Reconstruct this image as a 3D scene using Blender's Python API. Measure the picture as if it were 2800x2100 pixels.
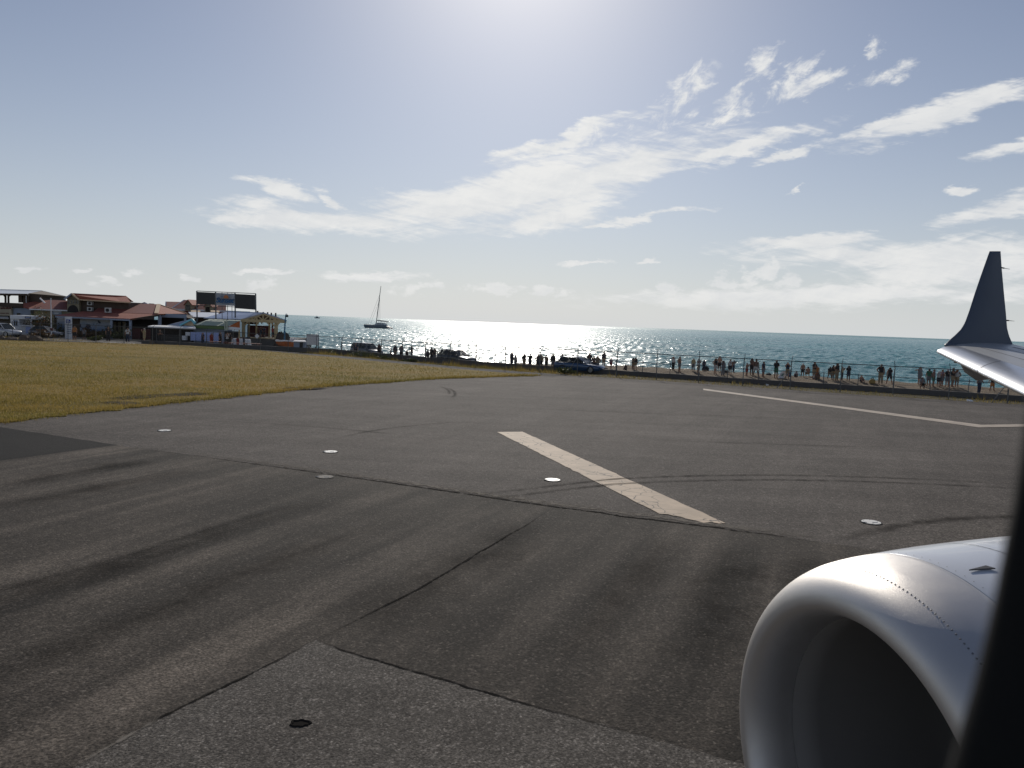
import bpy, bmesh, math, random
import numpy as np
from mathutils import Vector, Matrix
random.seed(7); rng = np.random.default_rng(11)
for o in list(bpy.data.objects): bpy.data.objects.remove(o)
scn = bpy.context.scene
col = scn.collection
R_ = math.radians

# ------------------------------------------------------------------ camera
PH = 2103.0            # focal length in photo pixels (2800 wide)
EYE = 4.2
ROLL, PITCH = R_(2.095), R_(-4.536)
cam = bpy.data.cameras.new('camera'); cam_o = bpy.data.objects.new('camera', cam); col.objects.link(cam_o)
cam.sensor_width = 36.0; cam.lens = 36.0*PH/2800.0
cam.clip_start = 0.02; cam.clip_end = 60000
cam.dof.use_dof = True; cam.dof.focus_distance = 45.0; cam.dof.aperture_fstop = cam.lens/2.6
fw = np.array([0, math.cos(PITCH), math.sin(PITCH)]); u0 = np.array([0, -math.sin(PITCH), math.cos(PITCH)]); r0 = np.array([1., 0, 0])
cr = math.cos(ROLL)*r0+math.sin(ROLL)*u0; cu = -math.sin(ROLL)*r0+math.cos(ROLL)*u0
M = Matrix(((cr[0], cu[0], -fw[0], 0), (cr[1], cu[1], -fw[1], 0), (cr[2], cu[2], -fw[2], EYE), (0, 0, 0, 1)))
cam_o.matrix_world = M
scn.camera = cam_o
CAM = np.array([0, 0, EYE])
def ray(u, v): return fw+cr*((u-1400)/PH)-cu*((v-1050)/PH)
def gnd(u, v, z=0.0):
    d = ray(u, v); return CAM+d*((z-EYE)/d[2])
def atY(u, v, Y):
    d = ray(u, v); return CAM+d*(Y/d[1])

# ------------------------------------------------------------------ sky, sun, exposure
SUN_EL, SUN_AZ = R_(29.0), R_(-0.5)      # azimuth measured from +Y towards +X
SUN_DIR = Vector((math.sin(SUN_AZ)*math.cos(SUN_EL), math.cos(SUN_AZ)*math.cos(SUN_EL), math.sin(SUN_EL)))
sun = bpy.data.lights.new('sun', 'SUN'); sun.energy = 3.0; sun.angle = R_(0.53); sun.color = (1.0, 0.94, 0.85)
sun_o = bpy.data.objects.new('sun', sun); col.objects.link(sun_o)
sun_o.rotation_euler = (-SUN_DIR).to_track_quat('-Z', 'Y').to_euler()
scn.view_settings.view_transform = 'Standard'; scn.view_settings.look = 'None'
scn.view_settings.gamma = 1; scn.view_settings.exposure = 0.0; scn.view_settings.use_curve_mapping = False

world = bpy.data.worlds.new('World'); scn.world = world; world.use_nodes = True
world.cycles.sampling_method = 'MANUAL'; world.cycles.sample_map_resolution = 512
scn.cycles.max_bounces = 5; scn.cycles.diffuse_bounces = 2; scn.cycles.glossy_bounces = 3; scn.cycles.transparent_max_bounces = 6
wt = world.node_tree; wt.nodes.clear()
class NT:
    """small helper for node trees"""
    def __init__(s, t): s.t = t
    def n(s, typ, **k):
        nd = s.t.nodes.new(typ)
        for a, b in k.items(): setattr(nd, a, b)
        return nd
    def l(s, a, b): s.t.links.new(a, b)
    def put(s, sock, v):
        if hasattr(v, 'is_output') or isinstance(v, bpy.types.NodeSocket): s.l(v, sock)
        else: sock.default_value = v
    def m(s, op, a, b=None, c=None, clamp=False):
        nd = s.n('ShaderNodeMath', operation=op, use_clamp=clamp)
        s.put(nd.inputs[0], a)
        if b is not None: s.put(nd.inputs[1], b)
        if c is not None: s.put(nd.inputs[2], c)
        return nd.outputs[0]
    def noise(s, vec, scale, detail=4, rough=.55, dist=0.0):
        nd = s.n('ShaderNodeTexNoise'); s.l(vec, nd.inputs['Vector'])
        nd.inputs['Scale'].default_value = scale; nd.inputs['Detail'].default_value = detail
        nd.inputs['Roughness'].default_value = rough; nd.inputs['Distortion'].default_value = dist
        return nd.outputs['Fac']
    def ramp(s, fac, stops, interp='LINEAR'):
        nd = s.n('ShaderNodeValToRGB'); e = nd.color_ramp.elements; nd.color_ramp.interpolation = interp
        while len(e) < len(stops): e.new(0.5)
        for i, (p, c) in enumerate(stops):
            e[i].position = p; e[i].color = (c, c, c, 1) if not hasattr(c, '__len__') else (*c, 1)
        s.l(fac, nd.inputs[0]); return nd.outputs[0]
    def mix(s, f, a, b, blend='MIX'):
        nd = s.n('ShaderNodeMix', data_type='RGBA', blend_type=blend)
        s.put(nd.inputs['Factor'], f)
        for sock, v in ((nd.inputs['A'], a), (nd.inputs['B'], b)):
            if isinstance(v, (tuple, list)): sock.default_value = (*v[:3], 1)
            else: s.l(v, sock)
        return nd.outputs['Result']
    def xyz(s, x, y, z=0.0):
        nd = s.n('ShaderNodeCombineXYZ')
        for i, v in enumerate((x, y, z)): s.put(nd.inputs[i], v)
        return nd.outputs[0]
    def step(s, v, lo, hi):
        nd = s.n('ShaderNodeMapRange', interpolation_type='SMOOTHSTEP'); s.put(nd.inputs[0], v)
        nd.inputs[1].default_value = lo; nd.inputs[2].default_value = hi
        return nd.outputs[0]

W = NT(wt)
out = W.n('ShaderNodeOutputWorld'); bg = W.n('ShaderNodeBackground'); W.l(bg.outputs[0], out.inputs[0])
sky = W.n('ShaderNodeTexSky', sky_type='NISHITA'); sky.sun_disc = False
sky.sun_elevation = SUN_EL; sky.sun_rotation = SUN_AZ; sky.altitude = 0; sky.air_density = 1.0; sky.dust_density = 0.35; sky.ozone_density = 3.0
SKY_STRENGTH = 0.05
bg.inputs[1].default_value = SKY_STRENGTH
tc = W.n('ShaderNodeTexCoord'); sep = W.n('ShaderNodeSeparateXYZ'); W.l(tc.outputs['Generated'], sep.inputs[0])
dx, dy, dz = sep.outputs
az = W.m('ARCTAN2', dx, dy); el = W.m('ARCSINE', dz)
# blobs of cloud: azimuth, elevation (degrees), half length, half width (degrees), tilt (degrees)
def azel(px, py):
    d = ray(px, py); d = d/np.linalg.norm(d)
    return math.atan2(d[0], d[1]), math.asin(d[2])
wn = W.n('ShaderNodeTexNoise'); W.l(W.xyz(W.m('MULTIPLY', az, 9.0), W.m('MULTIPLY', el, 22.0)), wn.inputs['Vector']); wn.inputs['Scale'].default_value = 1.0; wn.inputs['Detail'].default_value = 5; wn.inputs['Roughness'].default_value = .68
wsub = W.n('ShaderNodeVectorMath', operation='SUBTRACT'); W.l(wn.outputs['Color'], wsub.inputs[0]); wsub.inputs[1].default_value = (.5, .5, .5)
wmul = W.n('ShaderNodeVectorMath', operation='MULTIPLY'); W.l(wsub.outputs[0], wmul.inputs[0]); wmul.inputs[1].default_value = (.13, .045, 0)
wadd = W.n('ShaderNodeVectorMath', operation='ADD'); W.l(wmul.outputs[0], wadd.inputs[0]); W.l(W.xyz(az, el), wadd.inputs[1])
azel_v = wadd.outputs[0]
def blob(px, py, a, b, ang):                       # distance from the middle of one cloud bank, 1 at its rim
    ca, ce = azel(px, py)
    k = math.cos(math.atan(math.hypot(px-1400, py-884)/PH))**1.6/PH
    mp = W.n('ShaderNodeMapping', vector_type='TEXTURE'); W.l(azel_v, mp.inputs[0])
    mp.inputs['Location'].default_value = (ca, ce, 0); mp.inputs['Rotation'].default_value = (0, 0, R_(ang)+ROLL); mp.inputs['Scale'].default_value = (a*k, b*k, 1)
    ln = W.n('ShaderNodeVectorMath', operation='LENGTH'); W.l(mp.outputs[0], ln.inputs[0]); return ln.outputs['Value']
def union(lst, peak=1.0):
    f = lst[0]
    for g in lst[1:]: f = W.m('SMOOTH_MIN', f, g, 0.25)
    return W.m('SUBTRACT', peak, f)
streaks = [(1500, 510, 420, 92, 12), (1250, 555, 330, 60, 6), (1750, 445, 330, 66, 12), (900, 596, 330, 40, -3), (700, 590, 150, 26, 2), (755, 512, 110, 26, -12), (2000, 410, 260, 30, 10), (1480, 600, 260, 40, 8),
           (1550, 385, 280, 26, 16), (2600, 308, 330, 44, 12), (2420, 345, 170, 24, 10), (2800, 400, 150, 32, 5), (2500, 690, 480, 46, 1), (2650, 735, 420, 56, 0), (2200, 672, 260, 30, 0), (2760, 570, 190, 42, 9),
           (2640, 515, 66, 14, -4), (1630, 613, 100, 9, 2), (1590, 715, 75, 7, 2), (1760, 709, 45, 6, 0), (2180, 420, 120, 16, 5),
           (1000, 760, 130, 12, 0), (720, 745, 70, 9, -3), (2200, 815, 760, 34, 0), (905, 540, 60, 20, -25), (1750, 590, 160, 14, 6)]
puffs = [(1850, 275, 190, 62, 38), (1790, 325, 90, 44, 20), (1910, 235, 80, 40, 30), (2055, 212, 125, 44, 38), (2170, 200, 80, 38, 45), (2250, 232, 150, 34, 10), (2395, 215, 90, 32, 8), (2400, 150, 62, 30, 50),
         (2020, 300, 90, 32, 42), (2165, 508, 36, 11, 30), (1640, 372, 120, 30, 15)]
cums = [(2070, 745, 80, 42, 15), (2140, 775, 70, 32, 0), (2010, 785, 90, 22, 0), (1830, 795, 62, 26, 10), (1500, 800, 90, 18, 0), (1150, 790, 110, 18, 0), (1350, 795, 120, 16, 0),
        (100, 735, 60, 10, 0), (215, 738, 34, 9, 0), (380, 742, 40, 16, 0), (540, 765, 40, 16, 0), (700, 770, 60, 14, 0), (300, 765, 60, 12, 0)]
def rotc(t, sx, sy):
    x = W.m('ADD', W.m('MULTIPLY', az, math.cos(t)*sx), W.m('MULTIPLY', el, math.sin(t)*sx))
    y = W.m('ADD', W.m('MULTIPLY', az, -math.sin(t)*sy), W.m('MULTIPLY', el, math.cos(t)*sy))
    return W.xyz(x, y)
n_st = W.noise(rotc(R_(9), 7, 42), 1.0, 8, .62, .6)
n_rip = W.noise(rotc(R_(-10), 14, 90), 1.0, 5, .6, .8)
n_pf = W.noise(rotc(R_(35), 20, 34), 1.0, 8, .66, .5)
n_cu = W.noise(rotc(0, 45, 60), 1.0, 7, .55, .2)
def dens(f, noise, gain, lo, hi):
    return W.step(W.m('ADD', f, W.m('MULTIPLY', W.m('SUBTRACT', noise, 0.5), gain)), lo, hi)
n_both = W.m('ADD', W.m('MULTIPLY', n_st, .6), W.m('MULTIPLY', n_rip, .4))
d1 = dens(union([blob(*b) for b in streaks], .98), n_both, 2.8, -0.10, 0.62)
d2 = dens(union([blob(*b) for b in puffs], .86), n_pf, 3.9, 0.0, 1.05)
d3 = W.m('MULTIPLY', dens(union([blob(*b) for b in cums], .85), n_cu, 2.6, 0.0, 0.6), 0.85)
# thin wisps of the same kind over the rest of the sky
plane = W.n('ShaderNodeVectorMath', operation='SCALE'); W.l(tc.outputs['Generated'], plane.inputs[0])
W.l(W.m('DIVIDE', 1.0, W.m('ADD', W.m('MAXIMUM', dz, 0.0), 0.12)), plane.inputs['Scale'])
wis = W.noise(plane.outputs[0], 1.1, 7, .6, .7)
behind = W.step(W.m('MULTIPLY', dy, -1.0), -0.75, -0.3)
d4 = W.m('MULTIPLY', W.m('MULTIPLY', W.step(wis, .55, .75), .75), behind)
cl = W.m('MAXIMUM', W.m('MAXIMUM', d1, d2), W.m('MAXIMUM', d3, d4))
cl = W.m('MULTIPLY', cl, W.step(el, 0.0, 0.05))
# forward-scattering veil of thin humid air round the sun
dot = W.n('ShaderNodeVectorMath', operation='DOT_PRODUCT'); W.l(tc.outputs['Generated'], dot.inputs[0]); dot.inputs[1].default_value = SUN_DIR
ang = W.m('ARCCOSINE', W.m('MINIMUM', dot.outputs['Value'], 0.99999))
veil = W.m('MULTIPLY', W.m('EXPONENT', W.m('MULTIPLY', ang, -9.0)), 16.0)
hs = W.n('ShaderNodeHueSaturation'); W.l(sky.outputs[0], hs.inputs['Color']); hs.inputs['Saturation'].default_value = 0.80
skyc = hs.outputs[0]
tint = W.n('ShaderNodeVectorMath', operation='MULTIPLY'); W.l(hs.outputs[0], tint.inputs[0]); tint.inputs[1].default_value = (1.06, 1.08, 1.20); skyc = tint.outputs[0]
hz = W.m('EXPONENT', W.m('MULTIPLY', W.m('MAXIMUM', el, 0.0), -6.0))
skyc = W.mix(W.m('MULTIPLY', hz, .93), skyc, (12.6, 13.2, 13.5))
cv = W.n('ShaderNodeCombineColor'); 
for i, k in enumerate((1.10, 0.98, 0.72)): W.l(W.m('MULTIPLY', veil, k), cv.inputs[i])
skyv = W.mix(1.0, skyc, cv.outputs[0], 'ADD')
cbase = W.mix(W.step(W.m('ADD', W.m('MULTIPLY', n_both, .6), W.m('MULTIPLY', n_pf, .4)), .38, .62), (14.2, 14.5, 14.8), (16.4, 16.4, 16.2))
cb = W.mix(1.0, cbase, cv.outputs[0], 'ADD')
W.l(W.mix(W.m('MULTIPLY', cl, 0.9), skyv, cb), bg.inputs[0])

# ------------------------------------------------------------------ generic helpers
def tag(o, label=None, cat=None, group=None, kind=None):
    if label: o['label'] = label
    if cat: o['category'] = cat
    if group: o['group'] = group
    if kind: o['kind'] = kind
    return o
def empty(name, loc=(0, 0, 0), rz=0.0, label=None, cat=None, group=None):
    o = bpy.data.objects.new(name, None); col.objects.link(o); o.empty_display_size = .3
    o.location = loc; o.rotation_euler = (0, 0, rz)
    return tag(o, label, cat, group)
class MB:
    def __init__(s): s.v = []; s.f = []
    def add(s, vs, fs):
        b = len(s.v); s.v += [tuple(map(float, p)) for p in vs]; s.f += [tuple(b+i for i in f) for f in fs]; return s
    def box(s, x0, x1, y0, y1, z0, z1):
        return s.add([(x0, y0, z0), (x1, y0, z0), (x1, y1, z0), (x0, y1, z0), (x0, y0, z1), (x1, y0, z1), (x1, y1, z1), (x0, y1, z1)],
                     [(3, 2, 1, 0), (4, 5, 6, 7), (0, 1, 5, 4), (1, 2, 6, 5), (2, 3, 7, 6), (3, 0, 4, 7)])
    def prism(s, poly, y0, y1):                      # poly in (x, z), extruded along y
        n = len(poly)
        vs = [(x, y0, z) for x, z in poly]+[(x, y1, z) for x, z in poly]
        fs = [tuple(range(n)), tuple(range(2*n-1, n-1, -1))]+[(i, i+n, (i+1) % n+n, (i+1) % n) for i in range(n)]
        return s.add(vs, fs)
    def slab(s, pts, th, d=None):                    # any planar polygon given thickness
        p = [Vector(q) for q in pts]
        nrm = Vector(d) if d is not None else (p[1]-p[0]).cross(p[2]-p[0]).normalized()
        n = len(p); vs = [tuple(q) for q in p]+[tuple(q-nrm*th) for q in p]
        return s.add(vs, [tuple(range(n)), tuple(range(2*n-1, n-1, -1))]+[(i, i+n, (i+1) % n+n, (i+1) % n) for i in range(n)])
    def tube(s, path, r, n=8, cap=True):
        path = [Vector(p) for p in path]; rs = r if hasattr(r, '__len__') else [r]*len(path); b = len(s.v)
        ref = None
        for i, p in enumerate(path):
            t = (path[min(i+1, len(path)-1)]-path[max(i-1, 0)]).normalized()
            a = t.orthogonal().normalized() if ref is None else (ref-t*ref.dot(t)).normalized()
            ref = a; c = t.cross(a)
            for k in range(n):
                q = p+(a*math.cos(2*math.pi*k/n)+c*math.sin(2*math.pi*k/n))*rs[i]; s.v.append(tuple(q))
        for i in range(len(path)-1):
            for k in range(n):
                s.f.append((b+i*n+k, b+i*n+(k+1) % n, b+(i+1)*n+(k+1) % n, b+(i+1)*n+k))
        if cap:
            s.f.append(tuple(b+k for k in range(n-1, -1, -1))); e = b+(len(path)-1)*n; s.f.append(tuple(e+k for k in range(n)))
        return s
    def beam(s, p, q, w, h=None):                    # rectangular bar
        h = h or w; p, q = Vector(p), Vector(q); t = (q-p).normalized()
        up = Vector((0, 0, 1)) if abs(t.z) < .95 else Vector((0, 1, 0))
        a = t.cross(up).normalized()*w/2; c = a.cross(t).normalized()*h/2
        vs = [p-a-c, p+a-c, p+a+c, p-a+c, q-a-c, q+a-c, q+a+c, q-a+c]
        return s.add(vs, [(3, 2, 1, 0), (4, 5, 6, 7), (0, 1, 5, 4), (1, 2, 6, 5), (2, 3, 7, 6), (3, 0, 4, 7)])
    def grid(s, rows):                               # rows of equal length
        b = len(s.v); n = len(rows[0])
        for r in rows: s.v += [tuple(map(float, p)) for p in r]
        for i in range(len(rows)-1):
            for j in range(n-1):
                s.f.append((b+i*n+j, b+i*n+j+1, b+(i+1)*n+j+1, b+(i+1)*n+j))
        return s
    def mesh(s, name, off=(0, 0, 0)):
        me = bpy.data.meshes.new(name)
        me.from_pydata([(x-off[0], y-off[1], z-off[2]) for x, y, z in s.v], [], s.f); me.validate(); return me
    def build(s, name, mat, parent=None, smooth=False, world=True, bevel=0.0, fix=True):
        off = tuple(parent.location) if (parent is not None and world) else (0, 0, 0)
        if parent is not None and world:
            off = Vector((0, 0, 0)); q = parent
            while q is not None: off = off+Vector(q.location); q = q.parent
        me = s.mesh(name, off)
        if fix or bevel:
            bm = bmesh.new(); bm.from_mesh(me)
            if bevel:
                bmesh.ops.bevel(bm, geom=bm.edges[:], offset=bevel, segments=2, affect='EDGES', profile=.6)
            bmesh.ops.recalc_face_normals(bm, faces=bm.faces[:]); bm.to_mesh(me); bm.free()
        if smooth: me.polygons.foreach_set('use_smooth', [True]*len(me.polygons))
        o = bpy.data.objects.new(name, me); col.objects.link(o)
        if mat is not None: me.materials.append(mat)
        o.parent = parent
        return o
def copy_tree(o, parent=None):
    c = o.copy(); col.objects.link(c); c.parent = parent
    for ch in list(o.children): copy_tree(ch, c)
    return c

# ------------------------------------------------------------------ materials
def mat(name, c, rough=.6, metal=0.0, var=.12, scale=3.0, bump=0.0, spec=.5, coat=0.0):
    m = bpy.data.materials.new(name); m.use_nodes = True
    N = NT(m.node_tree); b = m.node_tree.nodes['Principled BSDF']
    t = N.n('ShaderNodeTexCoord'); f = N.noise(t.outputs['Object'], scale, 5)
    lo = tuple(max(0, x*(1-var)) for x in c); hi = tuple(min(1, x*(1+var)) for x in c)
    N.l(N.mix(f, lo, hi), b.inputs['Base Color'])
    b.inputs['Roughness'].default_value = rough; b.inputs['Metallic'].default_value = metal
    b.inputs['Specular IOR Level'].default_value = spec; b.inputs['Coat Weight'].default_value = coat
    if bump:
        bp = N.n('ShaderNodeBump'); bp.inputs['Strength'].default_value = .6; bp.inputs['Distance'].default_value = bump
        N.l(N.noise(t.outputs['Object'], scale*8, 4), bp.inputs['Height']); N.l(bp.outputs[0], b.inputs['Normal'])
    return m
_mc = {}
def cm(c, rough=.7, **k):                       # cached plain-coloured procedural material
    key = (tuple(round(x, 3) for x in c), rough, tuple(sorted(k.items())))
    if key not in _mc: _mc[key] = mat('paint_%d' % len(_mc), c, rough, **k)
    return _mc[key]
A_DIR = R_(65.6)     # paving lanes run along (0.413, 0.911)
def matb(name, c, *a, **k): return mat(name, tuple(min(.8, x*1.35) for x in c), *a, **k)
def asphalt(name, c0, c1, speck, lane=0.0, cross=0.0, grain=60.0, rough=.9, spec=.16, dark=(.5, 1.0)):
    m = bpy.data.materials.new(name); m.use_nodes = True
    N = NT(m.node_tree); b = m.node_tree.nodes['Principled BSDF']
    g = N.n('ShaderNodeNewGeometry'); P = g.outputs['Position']
    def rot(a, sx, sy):
        mp = N.n('ShaderNodeMapping', vector_type='TEXTURE'); mp.inputs['Rotation'].default_value = (0, 0, a); N.l(P, mp.inputs[0])
        mp2 = N.n('ShaderNodeVectorMath', operation='MULTIPLY'); N.l(mp.outputs[0], mp2.inputs[0]); mp2.inputs[1].default_value = (sx, sy, 1)
        return mp2.outputs[0]
    big = N.noise(P, .28, 5, .6)
    cc = N.mix(N.step(big, .3, .7), c0, c1)
    if lane:
        l1 = N.noise(rot(A_DIR, .045, .40), 1.0, 4, .6, .3)
        l2 = N.noise(rot(A_DIR+.04, .08, 1.2), 1.0, 3, .5, .2)
        f = N.m('ADD', N.m('MULTIPLY', l1, .62), N.m('MULTIPLY', l2, .38))
        k = N.ramp(f, [(.42, dark[0]), (.48, .70), (.53, .98), (.59, dark[1])])
        cc = N.mix(lane, cc, N.mix(1.0, cc, k, 'MULTIPLY'))
    if cross:
        l1 = N.noise(rot(R_(-3), .035, .8), 1.0, 5, .6, .2)
        k = N.ramp(l1, [(.3, .72), (.5, .95), (.7, 1.16)])
        cc = N.mix(cross, cc, N.mix(1.0, cc, k, 'MULTIPLY'))
    vo = N.n('ShaderNodeTexVoronoi', feature='F1'); N.l(P, vo.inputs['Vector']); vo.inputs['Scale'].default_value = grain
    sp = N.step(vo.outputs['Color'], .62, .95)
    pale = tuple(min(.5, x*2.1+.03) for x in c1)
    cc = N.mix(N.m('MULTIPLY', sp, speck), cc, pale)
    fine = N.noise(P, grain*.9, 3, .7)
    cc = N.mix(.75, cc, N.mix(1.0, cc, N.ramp(fine, [(.36, .30), (.5, .95), (.66, 1.9)]), 'MULTIPLY'))
    g2 = N.noise(P, grain*.3, 4, .8)
    cc = N.mix(.8, cc, N.mix(1.0, cc, N.ramp(g2, [(.34, .55), (.5, .95), (.68, 1.55)]), 'MULTIPLY'))
    mid = N.noise(P, 2.6, 5, .65)
    cc = N.mix(.6, cc, N.mix(1.0, cc, N.ramp(mid, [(.3, .72), (.7, 1.25)]), 'MULTIPLY'))
    N.l(cc, b.inputs['Base Color'])
    b.inputs['Roughness'].default_value = rough; b.inputs['Specular IOR Level'].default_value = spec
    bp = N.n('ShaderNodeBump'); bp.inputs['Strength'].default_value = .8; bp.inputs['Distance'].default_value = .006
    hh = N.m('ADD', N.m('MULTIPLY', vo.outputs['Distance'], -1.2), fine)
    N.l(hh, bp.inputs['Height']); N.l(bp.outputs[0], b.inputs['Normal'])
    return m
M_RUN = asphalt('runway_asphalt', (.080, .0685, .060), (.115, .100, .088), .35, lane=.45, cross=.8, grain=26, dark=(.75, 1.1))
M_LANE = asphalt('worn_lane_asphalt', (.042, .035, .0285), (.086, .072, .0585), .35, lane=1.0, grain=30, dark=(.34, 1.5))
M_COARSE = asphalt('coarse_asphalt', (.066, .058, .050), (.108, .097, .085), .6, grain=40, rough=.9)
M_NEW = asphalt('fresh_asphalt', (.009, .0085, .0085), (.014, .013, .0125), .05, grain=70)
M_ROAD = asphalt('road_asphalt', (.07, .065, .06), (.10, .095, .088), .2, grain=50)
M_GRAVEL = asphalt('gravel_track', (.055, .052, .048), (.11, .10, .088), .4, grain=22, rough=.95)

def surf(name, stops, scale, detail=6, rough=.95, bump=.03, stretch=None, fine=None):
    m = bpy.data.materials.new(name); m.use_nodes = True
    N = NT(m.node_tree); b = m.node_tree.nodes['Principled BSDF']
    g = N.n('ShaderNodeNewGeometry'); P = g.outputs['Position']
    if stretch:
        v = N.n('ShaderNodeVectorMath', operation='MULTIPLY'); N.l(P, v.inputs[0]); v.inputs[1].default_value = stretch; P2 = v.outputs[0]
    else: P2 = P
    c = N.ramp(N.noise(P2, scale, detail, .62, .3), stops)
    if fine:
        k = N.ramp(N.noise(P, fine, 4, .7), [(.3, .55), (.7, 1.45)]); c = N.mix(.8, c, N.mix(1.0, c, k, 'MULTIPLY'))
    N.l(c, b.inputs['Base Color']); b.inputs['Roughness'].default_value = rough; b.inputs['Specular IOR Level'].default_value = .2
    bp = N.n('ShaderNodeBump'); bp.inputs['Strength'].default_value = 1; bp.inputs['Distance'].default_value = bump
    N.l(N.noise(P, fine or scale*6, 4, .7), bp.inputs['Height']); N.l(bp.outputs[0], b.inputs['Normal'])
    return m
M_LAWN = surf('dry_lawn', [(.25, (.11, .085, .02)), (.45, (.21, .155, .035)), (.6, (.27, .18, .05)), (.8, (.17, .14, .027))], .22, stretch=(.35, 1, 1), fine=9, bump=.08)
M_VERGE = surf('weedy_verge', [(.3, (.045, .042, .018)), (.5, (.085, .07, .034)), (.7, (.12, .098, .062))], .5, fine=7, bump=.08)
M_SAND = surf('beach_sand', [(.3, (.14, .105, .07)), (.6, (.23, .18, .125)), (.8, (.28, .225, .165))], .6, fine=3.5, bump=.12)
M_GRASSB = bpy.data.materials.new('grass_blades'); M_GRASSB.use_nodes = True
def _gb():
    N = NT(M_GRASSB.node_tree); b = M_GRASSB.node_tree.nodes['Principled BSDF']
    g = N.n('ShaderNodeNewGeometry')
    c = N.ramp(N.noise(g.outputs['Position'], .5, 6, .75), [(.3, (.115, .10, .024)), (.5, (.24, .185, .045)), (.7, (.36, .26, .085))])
    sv = N.n('ShaderNodeVectorMath', operation='MULTIPLY'); N.l(g.outputs['Position'], sv.inputs[0]); sv.inputs[1].default_value = (.035, .16, 1)
    c = N.mix(1.0, c, N.ramp(N.noise(sv.outputs[0], 1, 5, .65, .5), [(.3, (.62, .78, .62)), (.5, (.95, .97, .95)), (.7, (1.35, 1.2, 1.2))]), 'MULTIPLY')
    c2 = N.mix(N.step(g.outputs['Random Per Island'], .55, 1.0), c, (.38, .28, .10))
    N.l(c2, b.inputs['Base Color']); b.inputs['Roughness'].default_value = .75; b.inputs['Specular IOR Level'].default_value = .25
    tr = N.n('ShaderNodeBsdfTranslucent'); N.l(c2, tr.inputs[0]); mx = N.n('ShaderNodeMixShader'); mx.inputs[0].default_value = .5
    N.l(b.outputs[0], mx.inputs[1]); N.l(tr.outputs[0], mx.inputs[2])
    N.l(mx.outputs[0], M_GRASSB.node_tree.nodes['Material Output'].inputs[0])
_gb()
def leafmat(name, c0, c1):
    m = bpy.data.materials.new(name); m.use_nodes = True
    N = NT(m.node_tree); b = m.node_tree.nodes['Principled BSDF']; g = N.n('ShaderNodeNewGeometry')
    c = N.mix(g.outputs['Random Per Island'], c0, c1); N.l(c, b.inputs['Base Color']); b.inputs['Roughness'].default_value = .6
    tr = N.n('ShaderNodeBsdfTranslucent'); N.l(c, tr.inputs[0]); mx = N.n('ShaderNodeMixShader'); mx.inputs[0].default_value = .3
    N.l(b.outputs[0], mx.inputs[1]); N.l(tr.outputs[0], mx.inputs[2]); N.l(mx.outputs[0], m.node_tree.nodes['Material Output'].inputs[0])
    return m
M_LEAF = leafmat('weed_leaves', (.035, .05, .014), (.09, .10, .03))
M_LEAFR = leafmat('croton_leaves', (.05, .05, .015), (.16, .07, .025))
M_BARK = mat('bark', (.10, .075, .05), .9, var=.3, scale=9)
M_STEEL = mat('galvanised_steel', (.13, .135, .14), .55, .5, var=.25, scale=6)
M_WIRE = mat('fence_wire', (.10, .10, .10), .6, .4)
M_CONC = mat('weathered_concrete', (.22, .20, .175), .9, var=.35, scale=1.3, bump=.01)
M_CONCD = mat('dark_concrete', (.11, .105, .10), .9, var=.35, scale=1.0, bump=.01)
M_BLACK = mat('black_rubber_cabin_shade', (.012, .012, .012), .8, spec=.2)
M_GLASS = mat('dark_glass', (.012, .015, .018), .08, var=.2, spec=.6)
M_TYRE = mat('tyre', (.014, .014, .014), .85, spec=.2)
M_RIM = mat('wheel_rim', (.35, .35, .36), .35, .8)
M_LAMP = mat('headlamp_glass', (.6, .62, .65), .12, spec=.6)

# ------------------------------------------------------------------ terrain
FX = [-400, -62, -41.6, -21.4, -4.6, -.5, 8.2, 16.2, 26.5, 34.2, 60, 140, 400]
FY = [94, 93.0, 91.6, 87.4, 72.2, 69.0, 65.0, 60.6, 55.8, 51.9, 40, 3, -118]
def Yf(x): return float(np.interp(x, FX, FY))
def sm(v, a, b):
    t = min(1, max(0, (v-a)/(b-a))); return t*t*(3-2*t)
def zroad(x): return float(np.interp(x, [-50, -38, -30, -17, -3, 8], [0, -.12, -.4, -.4, -.15, 0]))
def zsand(x): return float(np.interp(x, [-17, -3, 3, 12], [-.6, -.5, -.35, .2]))
def ext(x): return 34*sm(-x, 32, 40)
def terr(x, off):
    z = zroad(x)*sm(off, -3, 3); o = off-10.5-ext(x)
    if o > 0:
        z = z+(zsand(x)-z)*sm(o, 0, 3)
        crest = float(np.interp(x, [-24, -12, 2, 6], [.5, 8, 8, 5.5])); z += -2.9*sm(o, crest, crest+float(np.interp(x, [-24, -12], [5, 20])))
        if -1 < o < crest+4: z += .10*math.sin(x*1.7+o)*math.sin(x*.6-o*.9)*sm(o, 0, 2)
    return z
def g_at(x, y): return terr(x, y-Yf(x))

XS = list(np.concatenate([np.linspace(-400, -80, 12), np.linspace(-76, 60, 171), np.linspace(66, 400, 20)]))
def sheet(name, rows_fn, zoff, material, kind='structure', xs=XS):
    rows = [[(x, Yf(x)+o, terr(x, o)+zoff) for o in rows_fn(x)] for x in xs]
    b = MB().grid(rows); return tag(b.build(name, material, None, smooth=True), kind=kind)
sheet('ground', lambda x: [-500, -120, -60, -30, -15, -8, -4, -2, -1, 0, 1, 2, 3, 5, 8, 10.6]+[10.6+ext(x)*k for k in (.25, .5, .75, 1.0)], -.03, M_VERGE)
sheet('beach', lambda x: [10.5+ext(x)+k for k in np.concatenate([np.linspace(0, 16, 41), [19, 24, 32, 45]])], 0, M_SAND)
sheet('road', lambda x: [4.0, 5, 7, 9.6], .004-.012, M_ROAD, xs=[x for x in XS if -130 < x < 140])

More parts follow.
